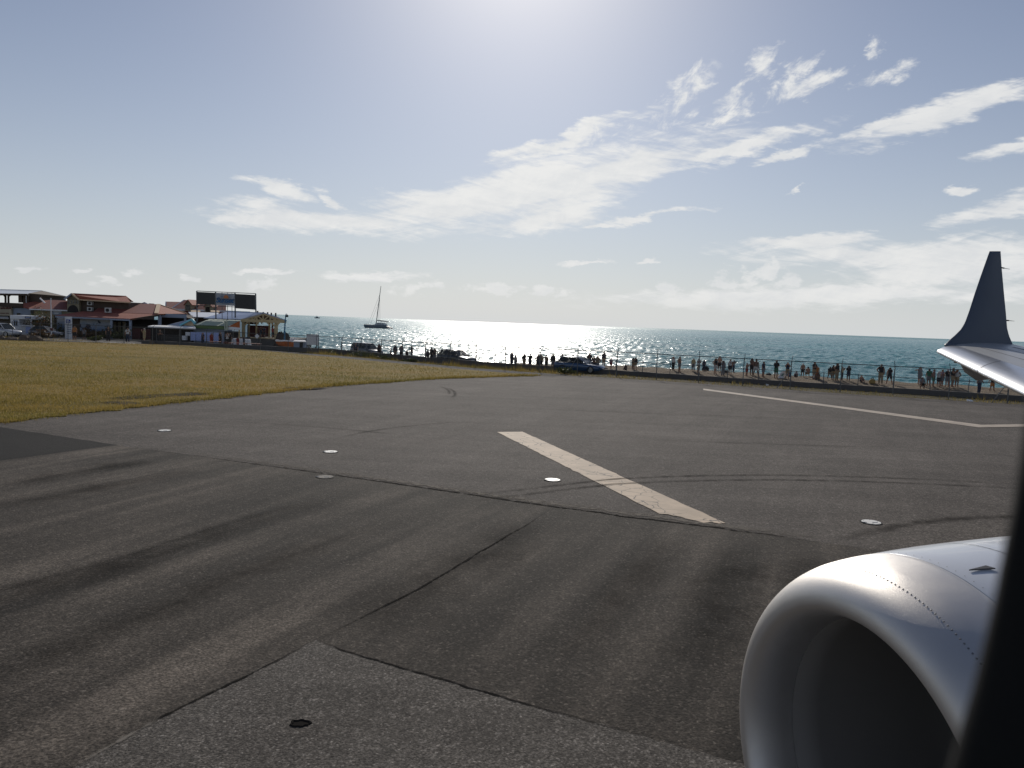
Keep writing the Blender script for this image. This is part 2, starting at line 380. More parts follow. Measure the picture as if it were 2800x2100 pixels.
# sea
def sea_material(flat):
    m = bpy.data.materials.new('sea_water'); m.use_nodes = True
    N = NT(m.node_tree); b = m.node_tree.nodes['Principled BSDF']; g = N.n('ShaderNodeNewGeometry'); P = g.outputs['Position']
    def sc(k, sx=1, sy=1, a=0.0):
        mp = N.n('ShaderNodeMapping', vector_type='TEXTURE'); mp.inputs['Rotation'].default_value = (0, 0, a); N.l(P, mp.inputs[0])
        v = N.n('ShaderNodeVectorMath', operation='MULTIPLY'); N.l(mp.outputs[0], v.inputs[0]); v.inputs[1].default_value = (sx*k, sy*k, 1); return v.outputs[0]
    n1 = N.noise(sc(1/22, .45, 1, .15), 1, 2, .5); n2 = N.noise(sc(1/6., .5, 1, -.1), 1, 3, .55, .4); n3 = N.noise(sc(1/1.8, .6, 1), 1, 3, .6, .5)
    n4 = N.noise(sc(1/.45, .7, 1), 1, 2, .5)
    h = N.m('ADD', N.m('MULTIPLY', n3, .42), N.m('MULTIPLY', n4, .07))
    if flat: h = N.m('ADD', N.m('ADD', N.m('MULTIPLY', n1, 2.6), N.m('MULTIPLY', n2, 1.6)), h)
    bp = N.n('ShaderNodeBump'); bp.inputs['Strength'].default_value = 1; bp.inputs['Distance'].default_value = 1.0; N.l(h, bp.inputs['Height']); N.l(bp.outputs[0], b.inputs['Normal'])
    big = N.noise(sc(1/60., .25, 1), 1, 4)
    cc = N.mix(N.step(big, .35, .65), (.030, .185, .200), (.042, .240, .245))
    sepp = N.n('ShaderNodeSeparateXYZ'); N.l(P, sepp.inputs[0])
    # foam crests: small white caps where the short waves peak
    foam = N.m('MULTIPLY', N.step(N.noise(sc(1/5., .3, 1), 1, 6, .7), .70, .76), .35)
    cc = N.mix(foam, cc, (.6, .65, .66))
    N.l(cc, b.inputs['Base Color']); b.inputs['Roughness'].default_value = .32 if flat else .26; b.inputs['IOR'].default_value = 1.33
    return m
def build_sea():
    # wind waves as real geometry near the shore, a plain sheet beyond
    nr, nc = 820, 860
    rows = 78*np.exp(np.linspace(0, math.log(2600/78.), nr)); cols = np.tan(np.linspace(R_(-40), R_(42), nc))
    YY, CC = np.meshgrid(rows, cols, indexing='ij'); XX = YY*CC
    r = np.random.default_rng(3); Z = np.zeros_like(XX); dX = np.zeros_like(XX)
    for k in range(34):
        lam = 1.1*(9/1.1)**r.random(); th = r.normal(R_(-80), R_(34)); kk = 2*math.pi/lam; slope = .046*r.uniform(.6, 1.3)
        amp = slope/kk; ph = (XX*math.cos(th)+YY*math.sin(th))*kk+r.uniform(0, 6.28); fade = np.clip(lam/(YY*.0075), 0, 1)
        Z += amp*(np.sin(ph)+.25*np.cos(2*ph))*fade
    V = np.stack([XX, YY, Z-2.0], -1).reshape(-1, 3); idx = np.arange(nr*nc).reshape(nr, nc)
    F = np.stack([idx[:-1, :-1], idx[:-1, 1:], idx[1:, 1:], idx[1:, :-1]], -1).reshape(-1, 4); nf = len(F)
    me = bpy.data.meshes.new('sea'); me.vertices.add(len(V)); me.vertices.foreach_set('co', V.reshape(-1)); me.loops.add(nf*4); me.loops.foreach_set('vertex_index', F.reshape(-1).astype(np.int32))
    me.polygons.add(nf); me.polygons.foreach_set('loop_start', np.arange(0, nf*4, 4, dtype=np.int32)); me.polygons.foreach_set('loop_total', np.full(nf, 4, dtype=np.int32)); me.polygons.foreach_set('use_smooth', np.ones(nf, bool)); me.update(calc_edges=True)
    o = bpy.data.objects.new('sea', me); col.objects.link(o); me.materials.append(sea_material(False)); tag(o, kind='structure')
    far = MB().grid([[(x, y, -2.25) for x in (-45000, -3000, 0, 3000, 45000)] for y in (-45000, -2000, 0, 400, 2000, 45000)])
    tag(far.build('sea', sea_material(True), None), kind='structure')
build_sea()

# ------------------------------------------------------------------ runway, lanes, lawn
def poly_sheet(name, pts, z, material, kind='structure', parent=None, thick=0.0):
    b = MB()
    if thick: 
        n = len(pts); b.add([(x, y, z) for x, y in pts]+[(x, y, z-thick) for x, y in pts], [tuple(range(n))]+[(i, i+n, (i+1) % n+n, (i+1) % n) for i in range(n)])
    else: b.add([(x, y, z) for x, y in pts], [tuple(range(len(pts)))])
    o = b.build(name, material, parent, fix=bool(thick)); 
    if o.data.polygons[0].normal.z < 0: o.data.flip_normals()
    if kind and parent is None: tag(o, kind=kind)
    return o
def rough_line(pts, amp, step=.4, seed=3):
    r = np.random.default_rng(seed); outp = []
    for (x0, y0), (x1, y1) in zip(pts[:-1], pts[1:]):
        L = math.hypot(x1-x0, y1-y0); n = max(1, int(L/step))
        for k in range(n):
            t = k/n; a = r.normal()*amp if (k or outp) else 0
            nx, ny = -(y1-y0)/L, (x1-x0)/L
            outp.append((x0+(x1-x0)*t+nx*a, y0+(y1-y0)*t+ny*a))
    outp.append(pts[-1]); return outp
G = lambda *l: [tuple(gnd(*p)[:2]) for p in l]
grass_edge = [(-32, -12), (-24, 9)]+[(-18.03, 26.94), (-16.9, 30.76), (-14.24, 37.32), (-10.95, 45.93), (-5.27, 55.16), (2.2, 62.5)]
edge_far = [(2.6, 63.4), (6.05, 64.0), (12, 61.6), (17.8, 58.6), (24.87, 54.6), (34.2, 51.2), (60, 39.3), (140, 2)]
runway = poly_sheet('runway', [(-45, -70), (140, -70)]+edge_far[::-1]+[(-12, 60), (-30, 40)], 0.0, M_RUN)
joint = [(-12.15, 23.5), (-3.73, 19.75), (.95, 17.55), (4.51, 16.1), (6.72, 15.16), (30, 4.6)]
lane_edge = rough_line(joint, .03, .5, 5)
poly_sheet('asphalt_lane', lane_edge+[(30, -40), (-34, -40), (-34, 18), (-24, 25.2), (-13.75, 20.5)], .004, M_LANE)
seam_left = [(-6.6, .7), (-3.88, 6.72), (-3.49, 7.65), (-3.01, 8.51), (-2.42, 9.68)]
seam_right = [(-2.42, 9.68), (-1.94, 9.36), (-1.01, 8.88), (.13, 8.28), (1.75, 7.48), (9, 4.2)]
poly_sheet('asphalt_patch', rough_line(seam_left, .012, .15, 8)+rough_line(seam_right, .015, .15, 9)[1:]+[(6, -6), (-9, -6)], .008, M_COARSE)
poly_sheet('fresh_asphalt', rough_line([(-17.49, 26.12), (-12.12, 23.48)], .02, .4, 2)+rough_line([(-13.7, 20.44), (-19.5, 23.1), (-25, 25.7)], .02, .4, 4)+[(-22, 29)], .006, M_NEW)

# wear ribbons: cracks, tyre marks; alpha comes from noise so that they break up
def worn(name, c, a0, a1, scale, stretch=(1, 1, 1), rough=.85):
    m = bpy.data.materials.new(name); m.use_nodes = True
    N = NT(m.node_tree); b = m.node_tree.nodes['Principled BSDF']; t = N.n('ShaderNodeTexCoord'); 
    uv = N.n('ShaderNodeUVMap'); uv.uv_map = 'ribbon'
    s = N.n('ShaderNodeSeparateXYZ'); N.l(uv.outputs[0], s.inputs[0])
    g = N.n('ShaderNodeNewGeometry')
    f = N.noise(g.outputs['Position'], scale, 6, .7, .4)
    edge = N.m('SUBTRACT', 1.0, N.m('ABSOLUTE', N.m('MULTIPLY_ADD', s.outputs[1], 2.0, -1.0)))   # 0 at the rim, 1 at the middle
    al = N.m('MULTIPLY', N.step(N.m('ADD', f, N.m('MULTIPLY', edge, .35)), a0, a1), N.step(edge, 0.0, .45))
    endf = N.m('MULTIPLY', N.step(s.outputs[0], 0, .3), N.step(N.m('SUBTRACT', 1.0, s.outputs[0]), 0, .3))
    b.inputs['Base Color'].default_value = (*c, 1); b.inputs['Roughness'].default_value = 1.0; b.inputs['Specular IOR Level'].default_value = .03
    N.l(N.m('MULTIPLY', al, endf), b.inputs['Alpha'])
    return m
def ribbon(name, pts, w, z, material, parent=None, sub=10, wob=0.0, seed=1):
    P = [np.array(p) for p in pts]; r = np.random.default_rng(seed)
    # Catmull-Rom
    Q = [P[0]]+P+[P[-1]]; path = []
    for i in range(1, len(Q)-2):
        for k in range(sub):
            t = k/sub; a, b, c, d = Q[i-1:i+3]
            path.append(.5*((2*b)+(-a+c)*t+(2*a-5*b+4*c-d)*t*t+(-a+3*b-3*c+d)*t**3))
    path.append(P[-1]); n = len(path)
    rows = []
    for i, p in enumerate(path):
        tg = path[min(i+1, n-1)]-path[max(i-1, 0)]; tg = tg/np.linalg.norm(tg); nn = np.array([-tg[1], tg[0]]); q = p+nn*r.normal()*wob
        rows.append([(*(q-nn*w/2), z), (*q, z), (*(q+nn*w/2), z)])
    o = MB().grid(rows).build(name, material, parent, fix=False)
    if o.data.polygons[0].normal.z < 0: o.data.flip_normals()
    uvl = o.data.uv_layers.new(name='ribbon')
    for lp in o.data.loops:
        vi = lp.vertex_index; uvl.data[lp.index].uv = ((vi//3)/(n-1), (vi % 3)/2)
    return o
M_RUB = worn('rubber_mark', (.022, .020, .018), .42, 1.4, 2.2)
M_RUBS = worn('rubber_smear', (.018, .016, .014), .45, 1.75, .7)
M_CRACK = worn('open_crack', (.014, .013, .012), .52, .85, 5.0)
M_PALE = worn('ravelled_edge', (.20, .18, .155), .60, .90, 5.0)
ribbon('crack', joint[:-1], .16, .011, M_CRACK, runway, wob=.02)
ribbon('ravelled_edge', [(x+.12, y+.25) for x, y in joint[:-1]], .75, .010, M_PALE, runway, seed=4)
ribbon('crack', seam_left[1:], .07, .013, M_CRACK, runway, wob=.006, seed=6)
ribbon('crack', seam_right[:-1], .065, .013, M_CRACK, runway, wob=.008, seed=7)
ribbon('ravelled_edge', seam_left[1:3], .12, .014, M_PALE, runway, seed=5)
ribbon('seam', [(-2.42, 9.68), (-1.37, 11.68), (-.37, 14.02), (.93, 16.99)], .07, .012, M_CRACK, runway, wob=.01, seed=10)
S2 = [(-7.9, 9.3), (-7.2, 10.69), (-6.35, 12.24), (-5.82, 13.39), (-5.17, 15.07), (-3.38, 18.4)]
for k, (pts, w) in enumerate([(S2, .55), ([(p[0]-.35, p[1]+.1) for p in S2], .2), ([(-10.9, 15.4), (-9.73, 17.32), (-8.3, 20.4)], .6), ([(-6.1, 7.4), (-4.9, 10.2), (-4.2, 12.2), (-2.2, 16.2)], .5),
                              ([(1.9, 8.6), (3.4, 11.9), (4.7, 14.9)], .7), ([(.6, 9.1), (2.2, 12.6), (3.4, 15.6)], .5), ([(-2.2, 9.8), (-1.1, 11.9), (.9, 16.6)], .9),
                              ([(3.2, 9.2), (4.6, 12.2), (5.8, 14.6)], .8), ([(-12.2, 16.8), (-11, 19.3), (-10, 21.4)], .7)]):
    ribbon('tyre_smear', pts, w*2.6, .009, M_RUBS, runway, seed=20+k)
T1 = [(-.9, 18.3), (.28, 19.16), (3.13, 21.05), (6.5, 22.18), (9.9, 22.65), (14.17, 22.51), (19, 21.6)]
ribbon('tyre_mark', T1, .30, .016, M_RUB, runway, seed=31)
ribbon('tyre_mark', [(x-.15, y-.72) for x, y in T1], .30, .016, M_RUB, runway, seed=32)
ribbon('tyre_mark', [(6.5, 15.3), (9.0, 17.02), (11.42, 18.03), (15, 18.6)], .55, .016, M_RUB, runway, seed=33)
for k, pts in enumerate([[(870, 1212), (1020, 1178), (1200, 1158), (1320, 1155)], [(1215, 1058), (1238, 1068), (1244, 1080), (1230, 1090)], [(1200, 1056), (1224, 1066), (1230, 1080)],
                         [(560, 1150), (800, 1163), (980, 1178), (1100, 1190)], [(1500, 1120), (1900, 1135), (2300, 1150)], [(1700, 1200), (2100, 1215), (2500, 1225)], [(1500, 1060), (1800, 1075), (2100, 1090)]]):
    ribbon('tyre_mark', G(*pts), .32, .016, M_RUBS if k not in (1, 2) else M_RUB, runway, seed=40+k)

# painted lines
def paint_mat(name, c, crack):
    m = bpy.data.materials.new(name); m.use_nodes = True
    N = NT(m.node_tree); b = m.node_tree.nodes['Principled BSDF']; g = N.n('ShaderNodeNewGeometry'); P = g.outputs['Position']
    vo = N.n('ShaderNodeTexVoronoi', feature='DISTANCE_TO_EDGE'); 
    w = N.n('ShaderNodeTexNoise'); N.l(P, w.inputs['Vector']); w.inputs['Scale'].default_value = 4
    mx = N.mix(.12, P, w.outputs['Color']); N.l(mx, vo.inputs['Vector']); vo.inputs['Scale'].default_value = 2.1
    ck = N.m('MULTIPLY', N.m('SUBTRACT', 1.0, N.step(vo.outputs['Distance'], .006, .035)), N.step(N.noise(P, .8, 3), .35, .6))
    wear = N.step(N.noise(P, 6, 7, .75), .58, .75)
    dirt = N.ramp(N.noise(P, 1.1, 5, .65), [(.3, .72), (.7, 1.08)])
    cc = N.mix(1.0, c, dirt, 'MULTIPLY')
    cc = N.mix(N.m('MULTIPLY', ck, crack), cc, (.06, .052, .045)); cc = N.mix(N.m('MULTIPLY', wear, .55), cc, (.10, .09, .08))
    N.l(cc, b.inputs['Base Color']); b.inputs['Roughness'].default_value = .75; b.inputs['Specular IOR Level'].default_value = .3
    return m
M_PAINT = paint_mat('cream_runway_paint', (.50, .385, .275), 1.0); M_PAINT2 = paint_mat('thin_line_paint', (.46, .385, .31), .4)
st = rough_line([(-.51, 29.27), (.47, 29.62)], .01, .2, 1)+rough_line([(.47, 29.62), (4.78, 16.55)], .012, .3, 2)[1:]+rough_line([(4.78, 16.55), (4.3, 16.5), (3.4, 17.35)], .03, .15, 3)[1:]+rough_line([(3.4, 17.35), (-.51, 29.27)], .012, .3, 4)[1:-1]
poly_sheet('painted_line', st, .012, M_PAINT, parent=runway)
ln = G((1923, 1063), (2300, 1112), (2683, 1162), (2800, 1160)); ln2 = G((2800, 1167), (2676, 1169), (2290, 1116), (1923, 1067))
d = np.array(ln[-1])-np.array(ln[-2]); far1 = tuple(np.array(ln[-1])+d*4); d2 = np.array(ln2[0])-np.array(ln2[1]); far2 = tuple(np.array(ln2[0])+d2*4)
poly_sheet('painted_line', ln+[far1, far2]+ln2, .012, M_PAINT2, parent=runway)

# inset lights
M_WPAINT = mat('white_light_rim', (.72, .70, .66), .5, var=.35, scale=9)
def inset_light(px, py, label, faded=False):
    x, y = gnd(px, py)[:2]; t = empty('inset_light', (x, y, .0), label=label, cat='runway light', group='inset runway lights')
    def disc(r0, r1, z, name, m, h=.0):
        b = MB(); n = 28; rows = []
        for r, zz in ((r0, z), (r1, z), (r1, max(0, z-.012))): rows.append([(r*math.cos(2*math.pi*k/n)*(1+.02*math.sin(k*5)), r*math.sin(2*math.pi*k/n)*(1+.02*math.cos(k*3)), zz) for k in range(n+1)])
        return b.grid(rows).build(name, m, t, world=False)
    disc(.001, .235, .013, 'seal', M_BLACK)
    disc(.001, .205, .020, 'cover', M_WPAINT if not faded else M_CONC)
    for s in (-1, 1): MB().box(-.10+.115*s-.02, .0+.115*s-.02 if s < 0 else .10+.015, -.085, -.055, .016, .026).build('lens_slot', M_GLASS, t, world=False)
    b = MB()
    for k in range(6): a = 2*math.pi*k/6+.3; b.add([(.17*math.cos(a)+.012*math.cos(q), .17*math.sin(a)+.012*math.sin(q), .0235) for q in np.linspace(0, 2*math.pi, 7)[:-1]], [tuple(range(6))])
    tag(b.build('bolts', M_BLACK, t, world=False), kind='stuff')
for px, py, lb, fd in [(450, 1178, 'white inset light nearest the grass', 0), (904, 1236, 'white inset light second from the grass', 0), (1511, 1313, 'white inset light beside the wide cream line', 0),
                       (2382, 1429, 'white inset light just above the engine', 0), (889, 1305, 'faded grey inset light on the dark side of the crack', 1)]:
    inset_light(px, py, lb, fd)
# pot hole in the coarse patch: near-flat with a raised rim, the hole's shade put into its colour
hx, hy = gnd(822, 1980)[:2]; b = MB(); n = 22; rr = np.random.default_rng(5).uniform(.8, 1.2, n+1); rr[-1] = rr[0]
rows = []
for f, z in ((1.25, .0085), (1.12, .022), (1.0, .020), (.9, -.05), (.5, -.07), (.01, -.07)):
    rows.append([(hx+.085*f*rr[k]*math.cos(2*math.pi*k/n), hy+.06*f*rr[k]*math.sin(2*math.pi*k/n), max(z, .0085) if f > .95 else .0095) for k in range(n+1)])
b.grid(rows); tag(b.build('pothole', mat('pothole_shade', (.026, .024, .022), 1.0, spec=.0), None), kind='structure')

# lawn and track
track_c = [(-140, 88.5), (-63, 90.6), (-54, 92.6), (-46, 94.8), (-38.4, 95.0), (-29, 89.8), (-19.76, 81.8), (-12, 75.2), (-5.0, 68.9), (0, 65.6), (4, 63.6)]
near = [(x-.6, y-1.6) for x, y in track_c][::-1]
lawn_poly = rough_line(grass_edge, .22, .45, 12)+[(2.0, 63.0)]+near[1:]+[(-140, -12)]
poly_sheet('lawn', lawn_poly, .035, M_LAWN, thick=.06)
b = MB().grid([[(x-.7, y-1.7, .0+g_at(x, y)*.5), (x+.7, y+1.3, .0+g_at(x, y)*.5)] for x, y in track_c]); o = b.build('service_track', M_GRAVEL, None, fix=False); tag(o, kind='structure')
o.location.z = .006
if o.data.polygons[0].normal.z < 0: o.data.flip_normals()
# bare scrapes in the lawn beside the runway
for k, pts in enumerate([[(280, 1098), (400, 1086), (520, 1080), (560, 1074)], [(270, 1105), (330, 1103), (380, 1112)], [(770, 1062), (830, 1064), (880, 1060)]]):
    ribbon('bare_patch', G(*pts), 1.7 if k != 1 else 1.2, .045, worn('bare_soil_%d' % k, (.06, .053, .045), .42, .6, 1.3), bpy.data.objects['lawn'], seed=60+k)

def in_poly(xs, ys, poly):
    ins = np.zeros(len(xs), bool); n = len(poly); j = n-1
    for i in range(n):
        xi, yi = poly[i]; xj, yj = poly[j]
        c = ((yi > ys) != (yj > ys)) & (xs < (xj-xi)*(ys-yi)/((yj-yi) or 1e-9)+xi); ins ^= c; j = i
    return ins
def blades(name, X, Y, Z, h, w, material, lean=.4):
    n = len(X); a = rng.uniform(0, 2*math.pi, n); la = rng.uniform(0, 2*math.pi, n); ll = rng.uniform(0, lean, n)*h
    V = np.empty((n, 3, 3)); 
    V[:, 0] = np.stack([X-np.cos(a)*w, Y-np.sin(a)*w, Z], 1); V[:, 1] = np.stack([X+np.cos(a)*w, Y+np.sin(a)*w, Z], 1)
    V[:, 2] = np.stack([X+np.cos(la)*ll, Y+np.sin(la)*ll, Z+h], 1)
    me = bpy.data.meshes.new(name); me.vertices.add(3*n); me.vertices.foreach_set('co', V.reshape(-1))
    me.loops.add(3*n); me.loops.foreach_set('vertex_index', np.arange(3*n, dtype=np.int32)); me.polygons.add(n)
    me.polygons.foreach_set('loop_start', np.arange(0, 3*n, 3, dtype=np.int32)); me.polygons.foreach_set('loop_total', np.full(n, 3, dtype=np.int32)); me.update(calc_edges=True)
    o = bpy.data.objects.new(name, me); col.objects.link(o); me.materials.append(material); return o
n = 300000
u = rng.uniform(-700, 1500, n); v = rng.uniform(900, 1200, n)
D = np.stack([fw[i]+cr[i]*((u-1400)/PH)-cu[i]*((v-1050)/PH) for i in range(3)], 1); ok = D[:, 2] < -.03; D = D[ok]; t = -EYE/D[:, 2]; X = D[:, 0]*t; Y = D[:, 1]*t
ok = in_poly(X, Y, lawn_poly); X, Y = X[ok], Y[ok]
# denser, taller fringe along the runway edge
ex, ey = [], []
for (x0, y0), (x1, y1) in zip(grass_edge[1:-1], grass_edge[2:]):
    k = int(math.hypot(x1-x0, y1-y0)*200); t = rng.uniform(0, 1, k); s = rng.normal(.12, .28, k)
    ex.append(x0+(x1-x0)*t-s*.9); ey.append(y0+(y1-y0)*t+s*.4)
ex = np.concatenate(ex); ey = np.concatenate(ey)
X = np.concatenate([X, ex]); Y = np.concatenate([Y, ey]); dist = np.hypot(X, Y)
hh = rng.gamma(5, .012, len(X))+.015; hh[-len(ex):] *= 1.5; hh *= 1+.35*np.sin(X*.9+2*np.sin(Y*.5))*np.sin(Y*.7)
tag(blades('grass', X, Y, np.full(len(X), .03), hh, .004+dist*.00022, M_GRASSB, .9), 'short yellow green grass covering the airfield lawn', 'grass', kind='stuff')
# weeds in the verge along the fence
n = 42000; X = rng.uniform(-66, 60, n); off = rng.uniform(-5.5, 2.8, n)
keep = rng.uniform(0, 1, n) < np.interp(X, [-66, -30, 5, 14, 60], [.6, 1, .9, .4, .3]); X, off = X[keep], off[keep]
Y = np.array([Yf(a) for a in X])+off; Z = np.array([terr(a, c) for a, c in zip(X, off)])-.03
tx = np.array([p[0] for p in track_c]); ty = np.array([p[1] for p in track_c]); rel = Y-np.interp(X, tx, ty)
keep = ~((X < 5) & (rel < 1.6)); keep &= ~((X > 3) & (Y < np.interp(X, [p[0] for p in edge_far], [p[1] for p in edge_far])+.05)); X, Y, Z = X[keep], Y[keep], Z[keep]
cl = (np.sin(X*.8)+np.sin(X*.33+2)+np.sin(X*2.1+1))/3
hh = (rng.gamma(3, .05, len(X))+.03)*np.where(X < 6, 1.25, .65)*(1+.7*cl)
tag(blades('weeds', X, Y, Z, hh, .012+.012*rng.random(len(X)), M_GRASSB, .8), 'ragged dry weeds along the foot of the airport fence', 'weeds', kind='stuff')

def bush(x, y, z, rx, rz, label, material=M_LEAF, n=900, leaf=.09, name='bush', cat='bush', group=None, stem=.3):
    t = empty(name, (x, y, z), label=label, cat=cat, group=group)
    r = np.random.default_rng(abs(int(x*131+y*17)) % 9999); b = MB()
    cl = r.normal(0, .38, (9, 3)); cl[:, 2] = np.abs(cl[:, 2])
    for k in range(n):
        c = cl[r.integers(9)]+r.normal(0, .22, 3); p = np.array([c[0]*rx, c[1]*rx, rz*(.15+.75*abs(c[2]))+stem*.3])
        a = r.normal(0, 1, 3); a /= np.linalg.norm(a); q = np.cross(a, r.normal(0, 1, 3)); q /= np.linalg.norm(q)+1e-6; s = leaf*r.uniform(.6, 1.4)
        b.add([p-a*s, p+q*s*.4, p+a*s, p-q*s*.4], [(0, 1, 2, 3)])
    b.build('foliage', material, t, world=False, fix=False)
    b = MB()
    for k in range(5): a = 2*math.pi*k/5; b.tube([(0, 0, -.05), (.12*rx*math.cos(a), .12*rx*math.sin(a), rz*.3), (.4*rx*math.cos(a), .4*rx*math.sin(a), rz*.65)], [.03, .02, .008], 5)
    b.build('stem', M_BARK, t, world=False); return t
for px, Y, rx, rz, lb in [(975, 84.5, 1.2, 1.0, 'tall green weed clump in front of the silver car'), (1012, 84, 1.0, .8, 'green weed clump right of the tallest clump, by the silver car'), (1060, 80.5, .9, .6, 'low weed clump between the two left cars'),
                          (1545, 66.2, .9, .55, 'weed clump at the rear of the blue car'), (1130, 77.5, .8, .5, 'low weed clump left of the dark hatchback'), (905, 87.8, .9, .5, 'low weed clump below the white notice board')]:
    x = atY(px, 980, Y)[0]; bush(x, Y, g_at(x, Y)-.03, rx, rz, lb, group='weed clumps along the fence', n=420)

# ------------------------------------------------------------------ fence, wall and rail
fence = empty('chain_link_fence', (0, Yf(0), g_at(0, Yf(0))), label='tall chain link airport fence with angled post arms', cat='fence')
def along(offset, step, x0, x1):
    pts = []; x = x0
    while x < x1:
        y = Yf(x)+offset; pts.append((x, y)); s = (Yf(x+.5)-Yf(x))/.5; x += step/math.hypot(1, s)
    return pts
FP = along(0, 3.5, -64, 62); TOP = 2.1
post_m = MB().tube([(0, 0, -.1), (0, 0, TOP+.02)], .035, 8).tube([(0, 0, TOP-.02), (.12, .30, TOP+.38)], .022, 6)
post_me = post_m.mesh('post'); post_me.materials.append(M_STEEL)
for i, (x, y) in enumerate(FP):
    o = bpy.data.objects.new('post', post_me); col.objects.link(o); o.parent = fence; o.location = Vector((x, y, g_at(x, y)))-fence.location; o.rotation_euler.z = random.uniform(-.2, .2); o.rotation_euler.y = random.uniform(-.02, .02)
def zz(x, y): return g_at(x, y)
MB().tube([(x, y, zz(x, y)+TOP) for x, y in FP], .030, 6).build('top_rail', M_STEEL, fence)
for h in (.06, 1.05): MB().tube([(x, y, zz(x, y)+h+random.uniform(-.02, .02)) for x, y in along(0, 1.0, -64, 62)], .006, 4).build('tension_wire', M_WIRE, fence)
for h, dyy in ((TOP+.18, .14), (TOP+.36, .28)): MB().tube([(x+dyy*.4, y+dyy, zz(x, y)+h-.05+random.uniform(-.015, .015)) for x, y in along(0, 1.75, -64, 62)], .005, 4).build('barbed_wire', M_WIRE, fence)
for i in (9, 18, 22, 27, 31, 34, 37):
    if i < len(FP):
        x, y = FP[i]; MB().tube([(x, y, zz(x, y)+TOP*.72), (x-.95, y+.2, zz(x, y)-.05)], .028, 6).build('brace', M_STEEL, fence)
L_ = along(0, .075, -64, 62); b = MB(); k = int(TOP/.075)
for i, (x, y) in enumerate(L_):
    for s in (1, -1):
        j = i+s*k
        if 0 <= j < len(L_):
            x1, y1 = L_[j]; p, q = Vector((x, y, zz(x, y)+.03)), Vector((x1, y1, zz(x1, y1)+TOP)); w = .0019
            b.add([p+Vector((w, 0, 0)), p-Vector((w, 0, 0)), p+Vector((0, 0, 2*w)), q+Vector((w, 0, 0)), q-Vector((w, 0, 0)), q+Vector((0, 0, 2*w))], [(0, 1, 4, 3), (1, 2, 5, 4), (2, 0, 3, 5)])
o = b.build('wire_mesh', M_WIRE, fence, fix=False); tag(o, kind='stuff')
# low wall beside the road
wp = along(3.2, 1.5, -46, 62)
b = MB(); rows = []
for x, y in wp:
    zt = .38+.02*math.sin(x*2.3); zb = zz(x, y)-.2
    rows.append([(x, y, zb), (x-.02, y+.02, zt), (x+.08, y+.22, zt), (x+.1, y+.25, zb)])
b.grid(rows); o = b.build('low_wall', M_CONCD, None); tag(o, 'long low dark concrete wall between fence and road', 'wall')
# second, lower fence on top of the wall
rf = empty('low_rail_fence', (20, Yf(20)+3.4, .38), label='low wire fence with single top rail standing on the concrete wall', cat='fence')
RP = along(3.32, 2.45, -20, 60)
pm = MB().tube([(0, 0, -.05), (0, 0, .92)], .032, 7).tube([(0, 0, .9), (.02, .06, 1.02)], .014, 5); pme = pm.mesh('post'); pme.materials.append(M_STEEL)
for i, (x, y) in enumerate(RP):
    o = bpy.data.objects.new('post', pme); col.objects.link(o); o.parent = rf; o.location = Vector((x, y, .38))-rf.location; o.rotation_euler = (random.uniform(-.03, .03), random.uniform(-.04, .04), random.uniform(-.3, .3))
MB().tube([(x, y, 1.18+random.uniform(-.015, .015)) for x, y in RP], .022, 6).build('top_rail', M_STEEL, rf)
for h in (.62, .9): MB().tube([(x, y, h) for x, y in RP], .005, 4).build('wire', M_WIRE, rf)

# ------------------------------------------------------------------ airliner: engine, wing, winglet, cabin window
PSI, TILT = .27, .017
AX = np.array([math.cos(PSI)*math.cos(TILT), math.sin(PSI)*math.cos(TILT), math.sin(TILT)])   # aft
AL = np.array([-math.sin(PSI), math.cos(PSI), 0.0])                                            # outboard
AV = np.cross(AX, AL)
EC = np.array([1.619, 3.445, 2.075])
plane = empty('airliner', (EC[0]+2, EC[1]+.6, 0), label='white jet airliner at right with polished engine inlet and dark blue winglet', cat='airplane')
def lip_metal():
    m = bpy.data.materials.new('polished_inlet_lip'); m.use_nodes = True
    N = NT(m.node_tree); b = m.node_tree.nodes['Principled BSDF']; g = N.n('ShaderNodeNewGeometry'); P = g.outputs['Position']
    N.l(N.mix(N.noise(P, 2.5, 6, .7), (.60, .565, .53), (.71, .675, .64)), b.inputs['Base Color']); b.inputs['Metallic'].default_value = .72
    N.l(N.ramp(N.noise(P, 4, 6, .7), [(.3, .40), (.7, .52)]), b.inputs['Roughness'])
    bp = N.n('ShaderNodeBump'); bp.inputs['Distance'].default_value = .0006; N.l(N.noise(P, 320, 2), bp.inputs['Height']); N.l(bp.outputs[0], b.inputs['Normal'])
    return m
M_LIP = lip_metal()
M_COWL = mat('gloss_cowl_paint', (.62, .64, .68), .28, var=.06, scale=2, coat=.3)
M_LINER = mat('inlet_liner', (.22, .205, .19), .65, .0, var=.08, scale=2)
M_WING = mat('grey_wing_paint', (.40, .405, .41), .38, var=.12, scale=1.2)
M_SLAT = mat('bare_aluminium', (.72, .72, .72), .30, 1.0, var=.10, scale=2.5)
M_NAVY = mat('navy_winglet_paint', (.082, .102, .138), .5, var=.08, scale=2, spec=.35)
M_WHITE = mat('white_aircraft_paint', (.70, .70, .68), .35, var=.05)
M_TITAN = mat('fan_titanium', (.10, .10, .11), .4, .8)
def revolve(name, prof, material, parent, n=96, smooth=True, a0=0, a1=2*math.pi):
    rows = []
    for s, r in prof:
        rows.append([EC+s*AX+r*(math.cos(a)*AL+math.sin(a)*AV) for a in np.linspace(a0, a1, n+1)])
    return MB().grid(rows).build(name, material, parent, smooth=smooth)
RH, RO, LO, RT, LI, SD, SS, RS = .845, 1.055, .367, .767, .228, .144, .417, 1.0625
